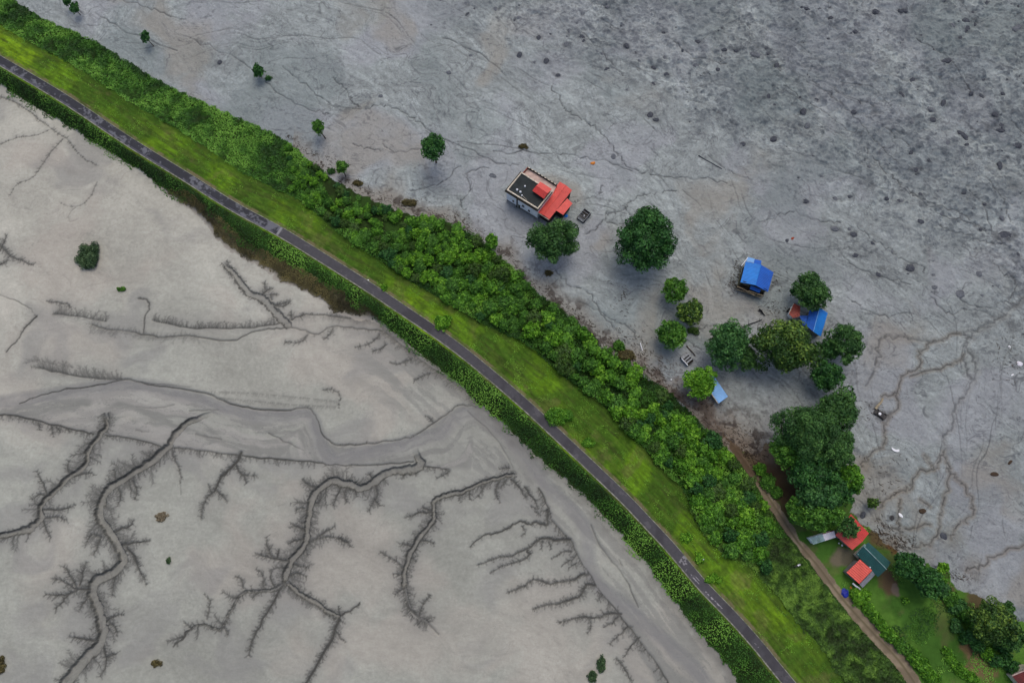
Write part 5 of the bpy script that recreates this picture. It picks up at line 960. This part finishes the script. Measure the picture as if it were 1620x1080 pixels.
for k, (px, py, sx, sy, sz, m, nm, lb, ct2) in enumerate([
    (938, 258, .75, .6, .5, 'orange', 'orange_bundle', 'orange tarpaulin lump on the mud above the red annexe roof', 'tarpaulin'), (1254, 377, .7, .5, .4, 'rust', 'rusty_drum', 'rusty red scrap lump on mud above the blue-roofed house', 'scrap'), (1245, 380, .7, .5, .4, 'rock', 'scrap_lump', 'dark scrap lump touching the rusty red one', 'scrap'),
    (1338, 936, 1.3, 1.1, .7, 'blue', 'blue_tarpaulin', 'crumpled royal blue tarpaulin heap between track and salmon roof', 'tarpaulin'), (1346, 929, .35, .35, .4, 'orange', 'orange_bucket', 'little orange bucket beside the blue tarpaulin heap', 'bucket'), (895, 341.5, .7, .6, .5, 'blueroof', 'blue_tank', 'blue plastic tank by the porch of the white house', 'tank'),
    (1327, 859, .3, .25, .25, 'white', 'white_bucket', 'left of two white containers under the red roof edge', 'bucket'), (1332, 862, .3, .25, .25, 'white', 'white_bucket', 'right of two white containers under the red roof edge', 'bucket'), (1107, 882, .5, .3, .3, 'white', 'white_sack', 'white sack in the grass by the small yellow-green bush', 'sack'), (585, 448, .3, .2, .2, 'white', 'white_sack', 'tiny white sack at the right edge of the upper road', 'sack'),
    (1426, 815, .45, .8, .25, 'white', 'white_sheet', 'crumpled white sheet on mud right of the red roofed house', 'sheet'), (1411, 818, .7, .6, .4, 'black', 'scrap_pile', 'black scrap pile with pale bits left of the crumpled white sheet', 'scrap'), (1598, 548, .9, .5, .4, 'white', 'broken_slab', 'upper white broken slab at the right picture edge', 'slab'), (1613, 575, .9, .6, .4, 'zincwhite', 'broken_slab', 'lower pale broken slab at the right picture edge', 'slab'), (1602, 593, .5, .25, .2, 'white', 'broken_slab', 'small white strip below the broken slabs', 'slab'),
    (1364, 813, 1.1, .8, .5, 'rock', 'tyre_heap', 'dark round heap on mud just above the red roof', 'heap'), (1460, 808, .7, .9, .4, 'drift', 'root_ball', 'brown root ball on open mud right of the red roof', 'root'), (1493, 848, 1.0, .8, .5, 'rock', 'car_part', 'dark twisted lump beside the olive rill near the garden', 'scrap'), (1574, 750, 1.0, .6, .3, 'drift', 'root_ball', 'dark brown branched root on the smooth mud at right', 'root'), (1597, 732, 1.0, .4, .3, 'drift', 'root_ball', 'flat brown root farthest right on the smooth mud', 'root'),
    (1062, 600, .2, .2, .2, 'white', 'white_sack', 'white scrap in brown litter left of the bright round tree', 'sack'), (1228, 669, .35, .2, .2, 'white', 'white_sack', 'white scrap on mud at the upper left of the big grove', 'sack')]):
    me = lumpy(300+k, 1, 1, .8, 3, .4); me.materials.append(M[m]); place_lump(nm, me, px, py, sx, sy, sz, m, lb, ct2, rz=k*.7, sink=.15)
for k in range(4):   # pale bits lodged on two boulders
    pass
def log(name, label, cat, p, q, r0, r1, m, z=.25, br=2):
    a, b = W3(*p, ZM+z), W3(*q, ZM+z); o = (a+b)/2; rs = np.random.RandomState(int(p[0])); parts = [tube_arrays([a-o, (a-o)*.4+rs.normal(size=3)*.08, (b-o)*.4+rs.normal(size=3)*.08, b-o], [r0, r0*.9, (r0+r1)/2, r1], 8)]
    for i in range(br): t = rs.uniform(.2, .9); s0 = (a-o)*(1-t)+(b-o)*t; parts.append(tube_arrays([s0, s0+rs.normal(size=3)*[.5, .5, .1]+[0, 0, .1]], [r1*.7, r1*.2], 5))
    V, F = join(parts); ob = link(name, mesh_np(name, V, F), m=M[m]); ob.location = tuple(o); tag(ob, label, cat)
log('fallen_trunk', 'pale bleached trunk lying beside the sunk dark car', 'log', (1385, 647), (1397, 630), .38, .2, 'palewood')
log('white_pole', 'short white pole standing out of brown litter below the shrub belt', 'pole', (1013, 542), (1016.5, 554), .12, .1, 'white', br=0)
log('fallen_trunk', 'brown log beside the slatted truck', 'log', (1086, 547), (1100, 563), .16, .1, 'drift')
log('fallen_trunk', 'dark log crossing brown litter at the foot of the shrub belt below the slatted truck', 'log', (1034, 607), (1046, 601), .15, .1, 'drift')
log('fallen_trunk', 'curved black branch left of the flowering crown', 'branch', (1175, 517), (1206, 505), .15, .08, 'rubber', br=5)
log('fallen_trunk', 'bristly black branch above the blue-green domed tree', 'branch', (1201, 489), (1211, 500), .22, .08, 'rubber', br=9)
log('fallen_trunk', 'dark straight plank half buried right of centre top', 'plank', (1105, 246), (1142, 267), .2, .15, 'rock', z=.1, br=0)
log('fallen_trunk', 'dark log at the upper left edge of the big grove', 'log', (1229, 684), (1246, 668), .18, .1, 'drift')
log('white_board', 'white board leaning at the corner of the salmon roofed house', 'board', (1349, 922), (1362, 933), .25, .22, 'white', z=1.2, br=0)
a, b = W3(1410.5, 708.5, ZM+.25), W3(1422.5, 712, ZM+.2); o = (a+b)/2; V = []
for i in range(9):
    t = i/8; p = a*(1-t)+b*t-o; bow = math.sin(t*math.pi)*.35
    for w in (-.3, .3): V.append((p[0], p[1]+w-bow, p[2]+abs(w)*.3)); V.append((p[0], p[1]+w-bow, p[2]+abs(w)*.3-.05))
me = bpy.data.meshes.new('curved_panel'); F = []
for i in range(8): q = 4*i; F += [(q, q+4, q+6, q+2), (q+1, q+3, q+7, q+5), (q, q+1, q+5, q+4), (q+2, q+6, q+7, q+3)]
F += [(0, 2, 3, 1), (32, 33, 35, 34)]; me.from_pydata(V, [], F); me.update(); ob = link('curved_panel', me, m=M['white']); ob.location = tuple(o); tag(ob, 'curved white panel alone on the mud right of the big grove', 'panel')
# driftwood, twigs and litter that nobody could count
rs = np.random.RandomState(5); parts = []
def sticks(px, py, sx, sy, n, L=.7, z0=ZM):
    for _ in range(n):
        x, y = G(px+rs.normal()*sx, py+rs.normal()*sy, z0); i = min(np.searchsorted(xs, x), NX-1); j = min(np.searchsorted(ys, y), NY-1)
        if cls[j, i] not in (2, 3): continue
        a = rs.normal()*.7-.6; l = L*rs.uniform(.3, 1.4); d = np.array([math.cos(a)*l/2, math.sin(a)*l/2, rs.uniform(0, .12)]); c = np.array([x, y, Z[j, i]+.07]); parts.append(tube_arrays([c-d, c+d*.2+rs.normal(size=3)*.04, c+d], [.05*rs.uniform(.6, 2), .05, .02], 4))
for i in range(0, len(RMUD)-1):
    p = RMUD[i]
    if 430 < p[0] < 1200: q = RMUD[i+1]; [sticks(p[0]+(q[0]-p[0])*t+6, p[1]+(q[1]-p[1])*t-5, 7, 5, 16) for t in (0, .33, .66)]
for a in ((700, 345, 22, 8, 60), (645, 322, 20, 6, 40), (520, 255, 18, 8, 40), (1010, 560, 16, 22, 130), (1045, 590, 14, 16, 110), (1165, 700, 22, 18, 200), (1190, 722, 14, 12, 120), (1160, 450, 6, 8, 60), (1168, 430, 4, 8, 50), (1228, 490, 14, 8, 60), (1420, 858, 14, 8, 130), (1395, 840, 12, 10, 100), (1500, 912, 18, 6, 70), (1120, 640, 16, 9, 60), (985, 470, 10, 14, 40), (1400, 760, 22, 30, 60), (1600, 565, 14, 22, 70), (975, 530, 14, 10, 40), (1385, 650, 12, 10, 40), (1230, 440, 8, 14, 30)): sticks(*a)
V, F = join(parts); tag(link('driftwood', mesh_np('driftwood', V, F), m=M['drift']), 'brown twigs and driftwood litter strewn along the edge of the mud', 'driftwood', kind='stuff')
